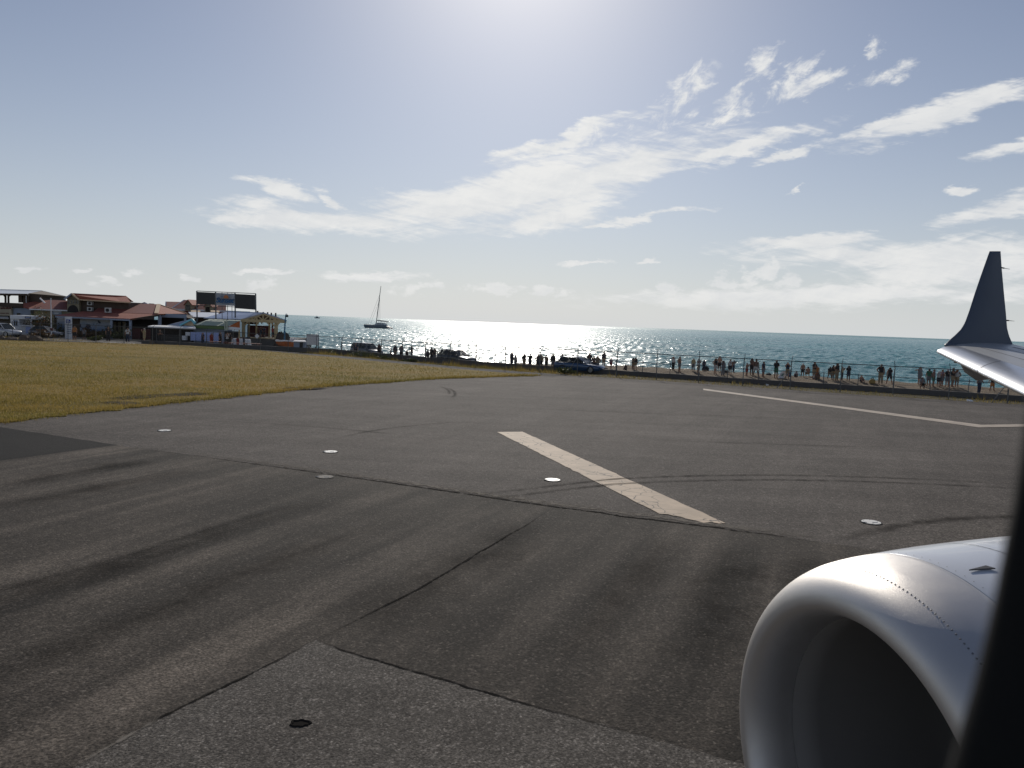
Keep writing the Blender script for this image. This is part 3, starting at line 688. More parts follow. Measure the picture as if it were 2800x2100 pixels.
cowl = revolve('engine', [(SS+.004, RS-.03), (SS+.004, RS-.0015), (SS+.008, RS), (SS+.15, RS+.012), (SS+.3, RS+.022), (SS+.55, RS+.033), (SS+.8, RS+.040), (SS+1.1, RS+.043), (SS+1.4, RS+.040), (SS+2.0, RS-.01), (SS+2.6, RS-.10), (SS+2.6, RS-.16)], M_COWL, plane)
tq = np.linspace(0, math.pi/2, 22)
outer = [(LO*(1-math.cos(t)), RH+(RO-RH)*math.sin(t)) for t in np.linspace(0, R_(68), 22)]+[(.29, 1.0495), (.345, 1.0565), (.39, 1.0605)]; inner = [(LI*(1-math.cos(t)), RH-(RH-RT)*math.sin(t)) for t in tq]
revolve('inlet_lip', [(.268, RT-.001)]+inner[::-1]+outer[1:]+[(SS-.002, RS-.0005), (SS-.002, RS-.03)], M_LIP, cowl, n=160)
revolve('inlet_duct', [(.272, RT+.02), (.272, RT-.003), (.45, RT-.002), (.8, RT+.012), (1.2, RT+.016), (1.95, RT+.016), (1.97, .30)], M_LINER, cowl)
revolve('spinner', [(1.50, .001), (1.54, .06), (1.68, .16), (1.87, .26), (1.97, .30)], M_TITAN, cowl, n=40)
bl = MB()
rows = []
for r in np.linspace(.28, RT+.005, 6):
    tw = R_(20+38*(r-.28)/.5); hw = .10+.03*(r-.28)
    rows.append([(math.cos(tw)*k*hw, r, math.sin(tw)*k*hw) for k in (-1, -.4, .4, 1)])
for rr_ in rows: pass
bl.grid([[(p[0], p[1], p[2]) for p in q] for q in rows]); bme = bl.mesh('fan_blade'); bme.materials.append(M_TITAN); bme.polygons.foreach_set('use_smooth', [True]*len(bme.polygons))
for k in range(24):
    o = bpy.data.objects.new('fan_blade', bme); col.objects.link(o); o.parent = cowl; a = 2*math.pi*k/24
    rad = math.cos(a)*AL+math.sin(a)*AV; tan = np.cross(AX, rad); c = EC+1.84*AX
    mw = Matrix(((AX[0], rad[0], tan[0], c[0]), (AX[1], rad[1], tan[1], c[1]), (AX[2], rad[2], tan[2], c[2]), (0, 0, 0, 1)))
    o.matrix_local = Matrix.Translation(-plane.location) @ mw
def rout(s):
    return float(np.interp(s, [a for a, b_ in outer]+[SS, SS+.15, SS+.3, SS+.55, SS+.8, SS+1.1, SS+1.4, SS+2.0], [b_ for a, b_ in outer]+[RS, RS+.012, RS+.022, RS+.033, RS+.040, RS+.043, RS+.040, RS-.01]))
def frame(s, a):
    e = .004; p = EC+s*AX+rout(s)*(math.cos(a)*AL+math.sin(a)*AV)
    q = EC+(s+e)*AX+rout(s+e)*(math.cos(a)*AL+math.sin(a)*AV); tt = (q-p)/np.linalg.norm(q-p); ra = -math.sin(a)*AL+math.cos(a)*AV; nn = np.cross(ra, tt)
    if nn@(math.cos(a)*AL+math.sin(a)*AV) < 0: nn = -nn
    return p, tt, ra, nn
M_RIVET = mat('rivet_heads', (.20, .20, .20), .5, .6)
def rivets(s, a_list, r):
    b = MB()
    for a in a_list:
        p, tt, ra, nn = frame(s, a); n = 8
        b.add([p+nn*.0012+r*(math.cos(2*math.pi*k/n)*tt+math.sin(2*math.pi*k/n)*ra) for k in range(n)]+[p+nn*.0026], [(k, (k+1) % n, n) for k in range(n)])
    return tag(b.build('rivet_row', M_RIVET, cowl), kind='stuff')
rivets(SD, np.arange(R_(-20), R_(215), R_(1.35)), .0047)
rivets(SS+.03, np.arange(R_(-20), R_(215), R_(2.7)), .0028)
M_SEAMD = mat('panel_gap', (.05, .05, .055), .6)
def ring_gap(s, w, a0, a1):
    rows = []
    for a in np.linspace(a0, a1, 80):
        p, tt, ra, nn = frame(s, a); rows.append([p+nn*.0015-tt*w/2, p+nn*.0015+tt*w/2])
    return MB().grid(rows).build('panel_gap', M_SEAMD, cowl)
ring_gap(.83, .005, R_(-20), R_(200))
def axial_gap(a, s0, s1, w):
    rows = []
    for s in np.linspace(s0, s1, 24):
        p, tt, ra, nn = frame(s, a); rows.append([p+nn*.0015-ra*w/2, p+nn*.0015+ra*w/2])
    return MB().grid(rows).build('panel_gap', M_SEAMD, cowl)
axial_gap(R_(66), SS+.01, 2.2, .004)
def vent(s0, s1, a0, a1):
    pts = []
    for s, a in ((s0, a0+(a1-a0)*.35), (s1, a0), (s1+.02, a1), (s0+.05, a0+(a1-a0)*.6)):
        p, tt, ra, nn = frame(s, a); pts.append(p+nn*.004)
    MB().slab(pts, .006).build('vent', M_SEAMD, cowl)
vent(.50, .605, R_(96.6), R_(98.4))

# wing
T0 = atY(2562, 962, 18.5); T1w = atY(2800, 1079, 13.8); TL = 4.25
def LE(t): return T0+(T1w-T0)*(t/TL)
def chord(t): return 2.3+.30*t
UP = np.array([0, 0, 1.0])
airf = [(1, .004), (.7, .042), (.45, .064), (.25, .064), (.14, .055), (.08, .044), (.04, .032), (.015, .019), (.004, .009), (0, 0), (.004, -.008), (.015, -.015), (.05, -.025), (.15, -.038), (.4, -.045), (.7, -.02), (1, -.002)]
def wp_(t, xc, zc, lift=0.0):
    c = chord(t); return LE(t)+AX*xc*c+UP*((zc+.085*xc)*c+lift)
def upz(xc): return float(np.interp(xc, [0, .004, .015, .04, .08, .14, .25, .45, .7, 1], [0, .009, .019, .032, .044, .055, .064, .064, .042, .004]))
rows = [[wp_(t, x, z) for x, z in airf] for t in (0, .03, 1, 2, 3, 4, 5.5, 7.5)]
rows = [[wp_(-.06, x, z*.35) for x, z in airf]]+rows
wing = MB().grid(rows); wing.f.append(tuple(range(len(airf)))); wing = wing.build('wing', M_WING, plane, smooth=True)
def skin(name, t0, t1, x0, x1, lift, material, lower=.0, nt=8, parent=wing, under=True):
    xs = list(x0+(x1-x0)*np.linspace(1, 0, 14)**2)
    pr = [(x, upz(x)) for x in xs]
    if under: pr += [(x, -upz(x)*.75) for x in (.004, .015, .04, lower or .05)]
    rr2 = [[wp_(t, x, z, 0)+UP*(lift if z >= 0 else -lift)-AX*(lift if x < .02 else 0) for x, z in pr] for t in np.linspace(t0, t1, nt)]
    o = MB().grid(rr2).build(name, material, parent, smooth=True); return o
skin('slat', .02, 2.28, 0, .20, .006, M_SLAT); skin('slat', 2.32, 6.5, 0, .20, .006, M_SLAT)
skin('aileron', .62, 7, .74, .995, .012, M_WHITE, under=False)
# spoiler edge line and fairing
for (xa, ta, tb) in ((.36, .7, 7), (.55, 1.0, 7)):
    rr2 = [[wp_(t, xa-.004, upz(xa-.004), .002), wp_(t, xa+.004, upz(xa+.004), .002)] for t in np.linspace(ta, tb, 12)]
    MB().grid(rr2).build('panel_gap', M_SEAMD, wing)
fb = MB(); rows = []
for s, hgt in ((.25, .02), (.5, .30), (.8, .46), (1.2, .44), (1.7, .30), (2.3, .05)):
    c0 = LE(.8)+AX*s+UP*(-.03); rows.append([c0+AL*.13*math.cos(a)*min(1, hgt*3)+UP*(-hgt*.5+hgt*.55*math.sin(a)) for a in np.linspace(0, 2*math.pi, 13)])
fb.grid(rows).build('flap_fairing', M_WING, wing, smooth=True)
MB().beam(LE(.55)+AX*.3-UP*.02, LE(.55)+AX*.3-UP*.16, .02, .10).build('fuel_vent', M_BLACK, wing)
# winglet
le = np.array([(2585, 941), (2596, 929), (2611, 916.5), (2627.6, 900), (2638.6, 882), (2651, 848.6), (2666, 801), (2683, 751.5), (2706, 686.6)])[::-1]
te = np.array([(2736, 686.9), (2739, 732), (2745, 798.6), (2751, 859.7), (2753.7, 895.7), (2759, 918), (2771, 945)])
rows = []
tt_ = np.concatenate([np.linspace(0, .25, 9), np.linspace(.3, .97, 14), [1.0]])
for t in tt_:
    yl, yt = 941+(687-941)*t, 945+(687-945)*t
    xl, xt = np.interp(yl, le[:, 1], le[:, 0]), np.interp(yt, te[:, 1], te[:, 0])
    p = atY(xl, yl, 18.62+.85*t); q = atY(xt, yt, 19.12+.50*t); c = np.linalg.norm(q-p); d_ = (q-p)/c
    nn = np.cross(d_, np.array([.0, .1, 1.0])); nn /= np.linalg.norm(nn)
    th = (.055+.02*t)*c*(1 if t < .99 else .25); sec = []
    for x, k in [(1, 0), (.7, .5), (.4, 1), (.2, .9), (.08, .65), (.02, .35), (0, 0), (.02, -.35), (.08, -.65), (.2, -.9), (.4, -1), (.7, -.5)]: sec.append(p+d_*c*x+nn*th*k)
    rows.append(sec+[sec[0]])
wl = MB().grid(rows); k = len(rows[0]); b0 = (len(rows)-1)*k; wl.f.append(tuple(b0+i for i in range(k-1))); winglet = wl.build('winglet', M_NAVY, wing, smooth=True)
for (a, b2) in (((2739, 732), (2761, 736)), ((2751, 876), (2774, 878))):
    p, q = atY(*a, 19.55), atY(*b2, 19.75); MB().tube([p-(q-p)*.1, p+(q-p)*.3], .016, 6).tube([p+(q-p)*.3, q], [.008, .004], 5).build('static_discharger', M_BLACK, winglet)
# root fairing nose of the winglet
rows = []
for t, r in ((0, .004), (.04, .05), (.12, .075), (.3, .085), (.6, .08), (1.0, .06), (1.5, .02)):
    c0 = atY(2583, 944, 18.6)+AX*t+UP*(.07*t); rows.append([c0+AL*r*1.2*math.cos(a)+UP*r*.8*math.sin(a) for a in np.linspace(0, 2*math.pi, 13)])
MB().grid(rows).build('winglet_root', M_NAVY, winglet, smooth=True)
# cabin window surround through which the picture is taken
wc = CAM+AL*.10
def wpt(a, h, d): return wc+np.array([AX[0], AX[1], 0])*a+UP*h+AL*d
def oval(sc, d, n=72):
    outp = []
    for k in range(n+1):
        t = 2*math.pi*k/n; c, s = math.cos(t), math.sin(t); e = 2/3.2
        outp.append(wpt(-.010+(.1256+sc)*math.copysign(abs(c)**e, c), .06+(.20+sc)*math.copysign(abs(s)**e, s), d))
    return outp
frame_o = MB().grid([oval(.034, .02), oval(.020, .012), oval(.007, .004), oval(.0, -.003), oval(.002, -.010), oval(.012, -.018), oval(.03, -.02), oval(.042, -.01), oval(.042, .02), oval(.034, .02)]).build('cabin_window_frame', M_BLACK, plane, smooth=True)  # near-black colour stands in for the shade of the unlit cabin side
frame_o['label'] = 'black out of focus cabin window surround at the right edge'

# ------------------------------------------------------------------ beach bars and houses on the left
def pb(x0, x1, y0, y1, D):                       # photo rectangle at depth D -> X0, X1, Zlow, Zhigh
    xm, ym = (x0+x1)/2, (y0+y1)/2
    return atY(x0, ym, D)[0], atY(x1, ym, D)[0], atY(xm, y1, D)[2], atY(xm, y0, D)[2]
def block(name, x0, x1, y0, y1, D, th, m, parent, bevel=0.0, low=None):
    a, b_, c, d_ = pb(x0, x1, y0, y1, D)
    return MB().box(a, b_, D, D+th, c if low is None else low, d_).build(name, m, parent, bevel=bevel)
def house(name, px, D, label, cat='building'):
    p = atY(px, 930, D); return empty(name, (p[0], D, -.42), label=label, cat=cat)
def window(parent, x0, x1, y0, y1, D, frame, glass=M_GLASS, bars=0):
    a, b_, c, d_ = pb(x0, x1, y0, y1, D); t = .07
    m = MB().box(a-t, b_+t, D-.06, D-.002, d_, d_+t).box(a-t, b_+t, D-.06, D-.002, c-t, c).box(a-t, a, D-.06, D-.002, c, d_).box(b_, b_+t, D-.06, D-.002, c, d_)
    for k in range(bars): x = a+(b_-a)*(k+1)/(bars+1); m.box(x-.04, x+.04, D-.05, D-.002, c, d_)
    f = m.build('window', frame, parent); MB().box(a, b_, D-.03, D-.002, c, d_).build('pane', glass, f); return f
GB = -.42
M_TERRA = matb('terracotta_tiles', (.22, .062, .036), .8, var=.3, scale=2.2, bump=.02)
M_MAROON = matb('maroon_roof', (.16, .044, .032), .75, var=.25, scale=1.5, bump=.02)
M_BROWN = matb('dark_timber', (.055, .038, .028), .8, var=.3, scale=2)
M_BEIGE = matb('beige_render', (.30, .26, .19), .85, var=.2, scale=.8)
M_OLIVE = matb('olive_render', (.20, .175, .12), .85, var=.2, scale=.8)
M_WHITEW = matb('white_render', (.52, .53, .55), .8, var=.12, scale=.7)
M_GREYB = matb('grey_blue_paint', (.22, .26, .33), .75, var=.15, scale=.8)
M_METALR = matb('pale_metal_roof', (.62, .63, .64), .35, .3, var=.08, scale=.5)
M_BLUER = matb('blue_grey_metal_roof', (.24, .29, .40), .4, .3, var=.1, scale=.5)
M_GREENR = matb('pale_green_roof', (.34, .38, .30), .6, var=.15, scale=.6)
M_GREEN = matb('green_boards', (.10, .15, .06), .75, var=.2, scale=1)
M_TIMB = matb('yellow_timber', (.40, .31, .17), .7, var=.18, scale=1.5)
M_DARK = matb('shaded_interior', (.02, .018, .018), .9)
M_MAR2 = matb('maroon_boards', (.075, .022, .022), .8, var=.3, scale=2)
M_TEAL = matb('teal_roof_trim', (.16, .42, .48), .6, var=.1)
M_PEACH = matb('peach_gable', (.50, .37, .24), .8, var=.1)
M_ORANGE = matb('orange_boards', (.34, .10, .03), .75, var=.2)
M_BANNER = matb('blue_white_banner', (.30, .36, .60), .7, var=.15, scale=1.2)
M_CLOTH = matb('white_cloth', (.62, .63, .68), .85, var=.12, scale=1.5)
M_ACGREY = matb('air_conditioner_case', (.38, .38, .37), .6, var=.15)
M_SCREEN = matb('black_screen', (.012, .013, .016), .35, var=.3, scale=.6)
M_BLUEP = matb('blue_post_paint', (.02, .11, .20), .5)
M_LETTER = matb('brown_lettering', (.08, .025, .02), .7)
P3 = lambda px, py, D: tuple(atY(px, py, D))

# 1 -- open roofed terrace bar, far left
D = 116; h = house('terrace_bar', 20, D, 'two storey beige bar with open timber terrace under a white metal roof')
block('wall', -60, 32, 838, 935, D, 8, M_BEIGE, h, low=GB); block('wall', 32.5, 84, 840, 935, D+.4, 7, M_GREYB, h, low=GB)
block('parapet', -60, 62, 827, 838, D-.1, .25, M_BROWN, h); block('terrace_floor', -60, 62, 837, 840, D+.2, 7.5, M_BROWN, h)
block('wall', 62.5, 112, 806, 840, D+.2, .3, M_BROWN, h); block('wall', 50, 60, 806, 827.5, D+.1, .3, M_BROWN, h)
for x in (14, 22, -40): block('post', x-2, x+1.8, 804, 828, D+.3, .2, M_BROWN, h)
for a, b_ in (((9, 806), (13, 811)), ((30, 806), (24, 811))): MB().beam(P3(*a, D+.35), P3(*b_, D+.35), .12).build('brace', M_BROWN, h)
MB().slab([P3(-60, 801, D-.6), P3(75, 803.5, D-.6), P3(113, 796, D+5), P3(-60, 791, D+5)], .12).build('roof', M_METALR, h)
MB().slab([P3(113, 796, D+5), P3(-60, 791, D+5), P3(-60, 797, D+11), P3(182, 812, D+11)], .12).build('roof', M_METALR, h)
MB().slab([P3(76, 805, D-.3), P3(112, 798, D+5), P3(178, 813, D+10.6), P3(178, 826, D+10.6), P3(112, 828, D+5), P3(76, 828, D-.3)], .2).build('gable_wall', M_BROWN, h)
MB().beam(P3(-60, 804.5, D-.5), P3(76, 806, D-.5), .2, .3).build('fascia', M_BROWN, h)
MB().tube([P3(67, 805, D-.5), P3(71.5, 809, D-.5), P3(71.5, 827, D-.5), P3(86, 837, D-.8)], .05, 6).build('downpipe', M_WHITEW, h)
MB().beam(P3(109, 815, D-.9), P3(123, 829, D-.9), .16).build('stair_rail', M_WHITEW, h)
for k, (x0, x1) in enumerate([(1, 4), (5, 7), (8.5, 11), (12, 14), (15.5, 18), (19, 21.5), (22.5, 24), (25, 30)]): block('letter', x0, x1, 840.5-(k % 3), 845, D-.08, .06, M_LETTER, h)
for x0, x1 in ((0, 13), (15, 23)): block('sign_strip', x0, x1, 855.5, 857.5, D-.08, .06, M_LETTER, h)
block('shop_front', -60, 26, 862, 912, D-.1, .08, M_GLASS, h)
MB().slab([P3(-50, 868, D-2.2), P3(24, 871, D-2.2), P3(22, 866, D-.2), P3(-50, 864, D-.2)], .06).build('glint_awning', M_METALR, h)  # made-up pale awning, added to catch the sun as bright glints
window(h, 46, 57, 856, 862, D+.38, M_GREYB)

# red lean-to roofs between the terrace bar and the gabled restaurant
D = 113; h = house('red_roof_house', 130, D, 'low house with broad maroon hip roof behind the white pole')
block('wall', 84, 186, 846, 935, D+.6, 5, M_OLIVE, h, low=GB)
MB().slab([P3(80, 844, D), P3(188, 848, D), P3(188, 822, D+5), P3(140, 820, D+5)], .15).build('roof', M_MAROON, h)
MB().slab([P3(63, 838, D+.2), P3(83, 844, D), P3(141, 820, D+5), P3(111, 822, D+4), P3(64, 829, D+1.5)], .15).build('roof', M_TERRA, h)
MB().beam(P3(80, 845.5, D-.1), P3(188, 849.5, D-.1), .12, .18).build('gutter', M_WHITEW, h)
block('door', 84, 91, 846.5, 905, D+.5, .08, M_GLASS, h); block('sign_board', 143, 168, 848.5, 860, D+.5, .06, M_GREYB, h)
block('letter', 146, 166, 851, 853, D+.45, .04, M_WHITEW, h); block('letter', 148, 160, 855, 857.5, D+.45, .04, M_WHITEW, h)
window(h, 150, 160, 864, 892, D+.58, M_BROWN)

# 2 -- white kiosk
D = 105; h = house('white_kiosk', 58, D, 'small white kiosk with dark serving hatch and blue name plate', 'kiosk')
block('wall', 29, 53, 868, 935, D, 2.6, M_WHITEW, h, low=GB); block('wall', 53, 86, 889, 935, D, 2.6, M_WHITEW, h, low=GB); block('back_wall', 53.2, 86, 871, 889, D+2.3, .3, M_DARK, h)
block('roof', 27, 88, 862.5, 872.5, D-.25, 3.1, M_WHITEW, h, bevel=.04); block('name_plate', 68, 84, 865.5, 871, D-.32, .06, M_SCREEN, h)
for x0 in (70, 73, 76.5, 80): block('letter', x0, x0+2, 867, 869.4, D-.36, .03, M_BANNER, h)
block('corner_post', 83, 86, 872, 890, D+.05, .2, M_WHITEW, h); block('counter', 52, 88, 889, 891.5, D-.4, .6, M_WHITEW, h)
window(h, 39, 47, 877, 890, D, M_GREYB, bars=1); block('side_board', 85.5, 88.5, 891, 912, D-.4, .1, M_WHITEW, h); block('menu_board', 70, 84, 893, 911, D-.06, .05, M_BANNER, h)

# 3 -- restaurant with gable, mural and terracotta awning
D = 112; h = house('mural_restaurant', 290, D, 'red roofed restaurant with gabled upper floor and blue painted mural wall', 'restaurant')
block('wall', 184, 217, 817, 935, D, 6, M_OLIVE, h, low=GB); block('wall', 217.4, 352, 824, 935, D+.5, 8, M_BROWN, h, low=GB)
MB().prism([(P3(184, 818, D)[0], P3(184, 818, D)[2]), (P3(217, 819, D)[0], P3(217, 819, D)[2]), (P3(196, 804.5, D)[0], P3(196, 804.5, D)[2])], D, D+.3).build('gable', M_OLIVE, h)
MB().slab([P3(215.5, 818.5, D-.5), P3(358, 826.5, D-.3), P3(345, 810.5, D+4), P3(196, 803, D-.5)], .14).build('roof', M_TERRA, h)
MB().slab([P3(345, 810.5, D+4), P3(196, 803, D-.5), P3(175.5, 818.5, D-.5), P3(175.5, 817, D+6), P3(365, 826, D+8)], .14).build('roof', M_TERRA, h)
MB().beam(P3(196, 803, D-.55), P3(215.5, 818.5, D-.55), .1, .22).build('barge_board', M_PEACH, h); MB().beam(P3(196, 803, D-.55), P3(175.5, 818.5, D-.55), .1, .22).build('barge_board', M_GREYB, h)
MB().beam(P3(215, 819.5, D-.45), P3(358, 827.5, D-.25), .1, .16).build('gutter', M_PEACH, h)
for x0 in (186, 194, 202.5, 210): window(h, x0, x0+5.5, 821, 831, D, M_OLIVE)
ax0, az0 = P3(184.5, 855, D)[0], P3(200, 854, D)[2]; ax1 = P3(215, 855, D)[0]; mx_ = (ax0+ax1)/2; rr_ = (ax1-ax0)/2
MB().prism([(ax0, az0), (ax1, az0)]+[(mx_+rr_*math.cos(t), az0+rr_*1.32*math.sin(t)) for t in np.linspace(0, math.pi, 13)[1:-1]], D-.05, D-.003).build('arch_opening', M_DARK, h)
def aircon(x0, x1, y0, y1, DD):
    a, b_, c, d_ = pb(x0, x1, y0, y1, DD); o = MB().box(a, b_, DD-.5, DD-.002, c, d_).build('air_conditioner', M_ACGREY, h, bevel=.02)
    cx, cz, r = a+(b_-a)*.55, (c+d_)/2, min(b_-a, d_-c)*.36; MB().prism([(cx+r*math.cos(t), cz+r*math.sin(t)) for t in np.linspace(0, 2*math.pi, 15)[:-1]], DD-.53, DD-.502).build('fan_grille', M_DARK, o)
aircon(243, 256, 824.5, 834.5, D+.5); aircon(243, 256, 840, 850.5, D+.2); aircon(291, 305, 841.5, 855, D-2.2)
MB().slab([P3(255, 852, D-1.5), P3(426, 858.5, D-1.5), P3(433, 832, D+4), P3(290, 826.5, D+4)], .14).build('roof', M_MAROON, h)
MB().slab([P3(426, 858.5, D-1.5), P3(512, 857.5, D+5), P3(433, 832, D+4)], .14).build('roof', M_TERRA, h)  # hip of the maroon roof in brighter tiles, its sunlit look put into colour
MB().beam(P3(427.5, 856.5, D-1.45), P3(434, 832, D+4), .55, .1).build('ridge_cap', M_PEACH, h); MB().beam(P3(434, 832, D+4), P3(512, 857, D+5), .2, .12).build('ridge_cap', M_PEACH, h)
MB().prism([(P3(384, 829.5, D+5)[0], P3(384, 829.5, D+5)[2]), (P3(405, 831, D+5)[0], P3(405, 831, D+5)[2]), (P3(395, 826, D+5)[0], P3(395, 826, D+5)[2])], D+5, D+5.4).build('roof_vent', M_WHITEW, h)
# awning roof over the front
MB().slab([P3(152, 862, D-5), P3(356, 872, D-5), P3(436, 860, D-1.6), P3(225, 851.5, D-1.6)], .12).build('awning_roof', M_TERRA, h)
MB().beam(P3(152, 864.5, D-4.9), P3(356, 874.5, D-4.9), .16, .30).build('fascia', M_GREYB, h); MB().beam(P3(356, 874, D-4.9), P3(436, 861.8, D-1.6), .14, .25).build('fascia', M_BROWN, h)
def mural():
    m = bpy.data.materials.new('sea_mural'); m.use_nodes = True; N = NT(m.node_tree); b = m.node_tree.nodes['Principled BSDF']; g = N.n('ShaderNodeNewGeometry'); P = g.outputs['Position']
    s = N.n('ShaderNodeSeparateXYZ'); N.l(P, s.inputs[0]); f = N.noise(P, .62, 5, .6, 1.2)
    c = N.ramp(N.m('ADD', N.m('MULTIPLY', s.outputs[2], .16), N.m('MULTIPLY', f, .55)), [(.3, (.05, .08, .16)), (.42, (.16, .24, .40)), (.55, (.30, .36, .46)), (.68, (.50, .50, .50)), (.80, (.22, .12, .09))])
    c = N.mix(N.step(N.noise(P, 1.3, 3), .56, .62), c, (.03, .04, .07)); N.l(c, b.inputs['Base Color']); b.inputs['Roughness'].default_value = .8; return m
block('mural_wall', 155, 301, 866, 905, D-3.2, .25, mural(), h); block('plinth', 155, 301, 904.5, 935, D-3.25, .35, M_BROWN, h, low=GB)
block('doorway', 198, 218, 872, 920, D-3.28, .06, M_BROWN, h)
for x0 in (353, 301, 432): block('column', x0, x0+5, 873 if x0 != 432 else 862, 935, D-4.8 if x0 != 432 else D-1.4, .3, M_GREYB, h, low=GB)
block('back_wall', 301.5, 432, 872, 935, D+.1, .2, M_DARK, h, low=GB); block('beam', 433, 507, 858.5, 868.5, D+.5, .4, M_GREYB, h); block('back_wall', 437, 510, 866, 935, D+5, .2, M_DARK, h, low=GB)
block('column', 503, 507, 866, 935, D+.6, .3, M_GREYB, h, low=GB); block('column', 437, 440, 866, 935, D-.9, .2, M_GREYB, h, low=GB)
for x0, x1, y0 in ((362, 384, 898), (388, 412, 900), (420, 432, 897)): block('counter', x0, x1, y0, 935, D-2.2, 1.0, M_MAR2, h, low=GB)
for x0 in (310, 322, 335): block('shutter', x0, x0+8, 880, 915, D-.1, .06, M_OLIVE, h)

# 4 -- red house with dormers behind
D = 136; h = house('dormer_house', 540, D, 'red house with dormer windows on a steep tiled roof behind the billboard', 'house')
block('wall', 455, 620, 846, 935, D+1, 12, M_WHITEW, h, low=GB)
MB().slab([P3(455, 855, D), P3(618, 860, D), P3(618, 822.5, D+6), P3(504, 820, D+6)], .16).build('roof', M_MAROON, h)
MB().slab([P3(455, 841, D+5), P3(480, 843, D+5), P3(498, 825.5, D+9), P3(455, 824.5, D+9)], .16).build('roof', M_MAROON, h)
MB().beam(P3(470, 843, D+2.3), P3(504, 820.5, D+6), .25, .12).build('ridge_cap', M_GREYB, h); MB().slab([P3(455, 824.5, D+9), P3(455, 858, D+4), P3(455.5, 858, D+10)], .2).build('gable', M_WHITEW, h)
for x0, y0 in ((508, 833), (562, 838)):
    a, b_, c, d_ = pb(x0, x0+17, y0, y0+17, D+1.0); 
    o = MB().prism([(a, c), (b_, c), (b_, d_), ((a+b_)/2, d_+.75), (a, d_)], D+.6, D+4).build('dormer', M_OLIVE, h)
    MB().slab([(a-.2, D+.4, d_-.1), ((a+b_)/2, D+.4, d_+.85), ((a+b_)/2, D+4, d_+.85), (a-.2, D+4, d_-.1)], .1).build('dormer_roof', M_TERRA, o)
    MB().slab([(b_+.2, D+.4, d_-.1), ((a+b_)/2, D+.4, d_+.85), ((a+b_)/2, D+4, d_+.85), (b_+.2, D+4, d_-.1)], .1).build('dormer_roof', M_TERRA, o)
    MB().box(a+.2, b_-.2, D+.55, D+.598, c+.15, d_-.1).build('pane', M_GLASS, o)
for x0, x1 in ((522, 548), (576, 600)): MB().slab([P3(x0, 852, D-1.5), P3(x1, 853, D-1.5), P3(x1, 849.5, D), P3(x0, 848.5, D)], .1).build('porch_roof', M_PEACH, h)
D = 124; h = house('flat_roof_shed', 550, D, 'low shed with pale sloping roof behind the green kiosk', 'shed')
MB().slab([P3(527, 866, D-1), P3(590, 868, D-1), P3(598, 855, D+5), P3(515, 853, D+5)], .12).build('roof', M_METALR, h); block('wall', 500, 600, 865, 935, D, 4, M_BROWN, h, low=GB)
MB().slab([P3(468, 862, D-2), P3(532, 872, D-2), P3(540, 866, D), P3(490, 855, D)], .2).build('lean_to', M_BROWN, h)

# 5 -- billboard
D = 113; h = house('billboard', 620, D, 'three panel billboard on steel posts, white sunset sign between two black screens', 'billboard')
def panel(name, x0, y0, x1, y1, x2, y2, x3, y3, DD, th, m):
    return MB().slab([P3(x0, y0, DD), P3(x1, y1, DD), P3(x2, y2, DD), P3(x3, y3, DD)], th, d=(0, -1, 0)).build(name, m, h)
s1 = panel('screen', 539, 798, 588, 800.5, 588, 834, 539, 831.5, D, .2, M_SCREEN); s2 = panel('sign_panel', 590, 800.5, 641, 803, 641, 836.5, 592, 834.5, D+.02, .15, mat('sign_white', (.40, .42, .45), .7, var=.1)); s3 = panel('screen', 643.5, 803.5, 698, 806.5, 697, 847, 645, 843, D-.02, .2, M_SCREEN)
for x in (538, 589.5, 642.5, 699): MB().tube([P3(x, 795.5+(x-538)*.047, D+.35), P3(x+1, 880, D+.35)], .10, 8).build('post', M_STEEL, h)
for x in (607, 622, 634): MB().tube([P3(x, 800+(x-600)*.04, D+.4), P3(x+.5, 872, D+.4)], .045, 6).build('post', M_STEEL, h)
for ya, yb in ((795.5, 802.8), (834.5, 842)): MB().tube([P3(538, ya, D+.35), P3(699.5, yb, D+.35)], .05, 6).build('rail', M_STEEL, h)
MB().tube([P3(590, 817, D-.25), P3(642, 819, D-.25)], .03, 6).build('rail', M_STEEL, h); MB().tube([P3(607, 798, D-.25), P3(607, 818, D-.25)], .03, 6).build('rail', M_STEEL, h)
M_SUNL = matb('orange_sun_emblem', (.42, .16, .06), .7); M_BLT = matb('blue_sign_letters', (.03, .10, .22), .7)
a, b_, c, d_ = pb(611, 625, 806.5, 815.5, D-.2); mx_ = (a+b_)/2
MB().prism([(a, c), (b_, c)]+[(mx_+(b_-a)/2*math.cos(t), c+(d_-c)*math.sin(t)) for t in np.linspace(0, math.pi, 12)[1:-1]], D-.20, D-.16).build('sun_emblem', M_SUNL, h)
for x0, x1, y0 in ((603, 610, 811), (626, 631, 808), (625, 629, 812)): block('sun_ray', x0, x1, y0, y0+.9, D-.2, .03, M_BLT, h)
def lettering(text, px, py, DD, size, m, parent, shear=0.25):
    cu_ = bpy.data.curves.new('t', 'FONT'); cu_.body = text; cu_.size = size; cu_.extrude = .015; cu_.shear = shear; cu_.align_x = 'CENTER'; cu_.space_character = .95; cu_.offset = .03
    to = bpy.data.objects.new('t', cu_); col.objects.link(to); bpy.context.view_layer.update()
    me = bpy.data.meshes.new_from_object(to.evaluated_get(bpy.context.evaluated_depsgraph_get())); bpy.data.objects.remove(to)
    p = Vector(P3(px, py, DD)); o = bpy.data.objects.new('lettering', me); col.objects.link(o); me.materials.clear(); me.materials.append(m)
    o.parent = parent; o.location = p-parent.location; o.rotation_euler = (R_(90), R_(-.2), 0); return o
lettering('Sunset', 614, 827.5, D-.18, 2.05/2.0*1.0, M_BLT, h)
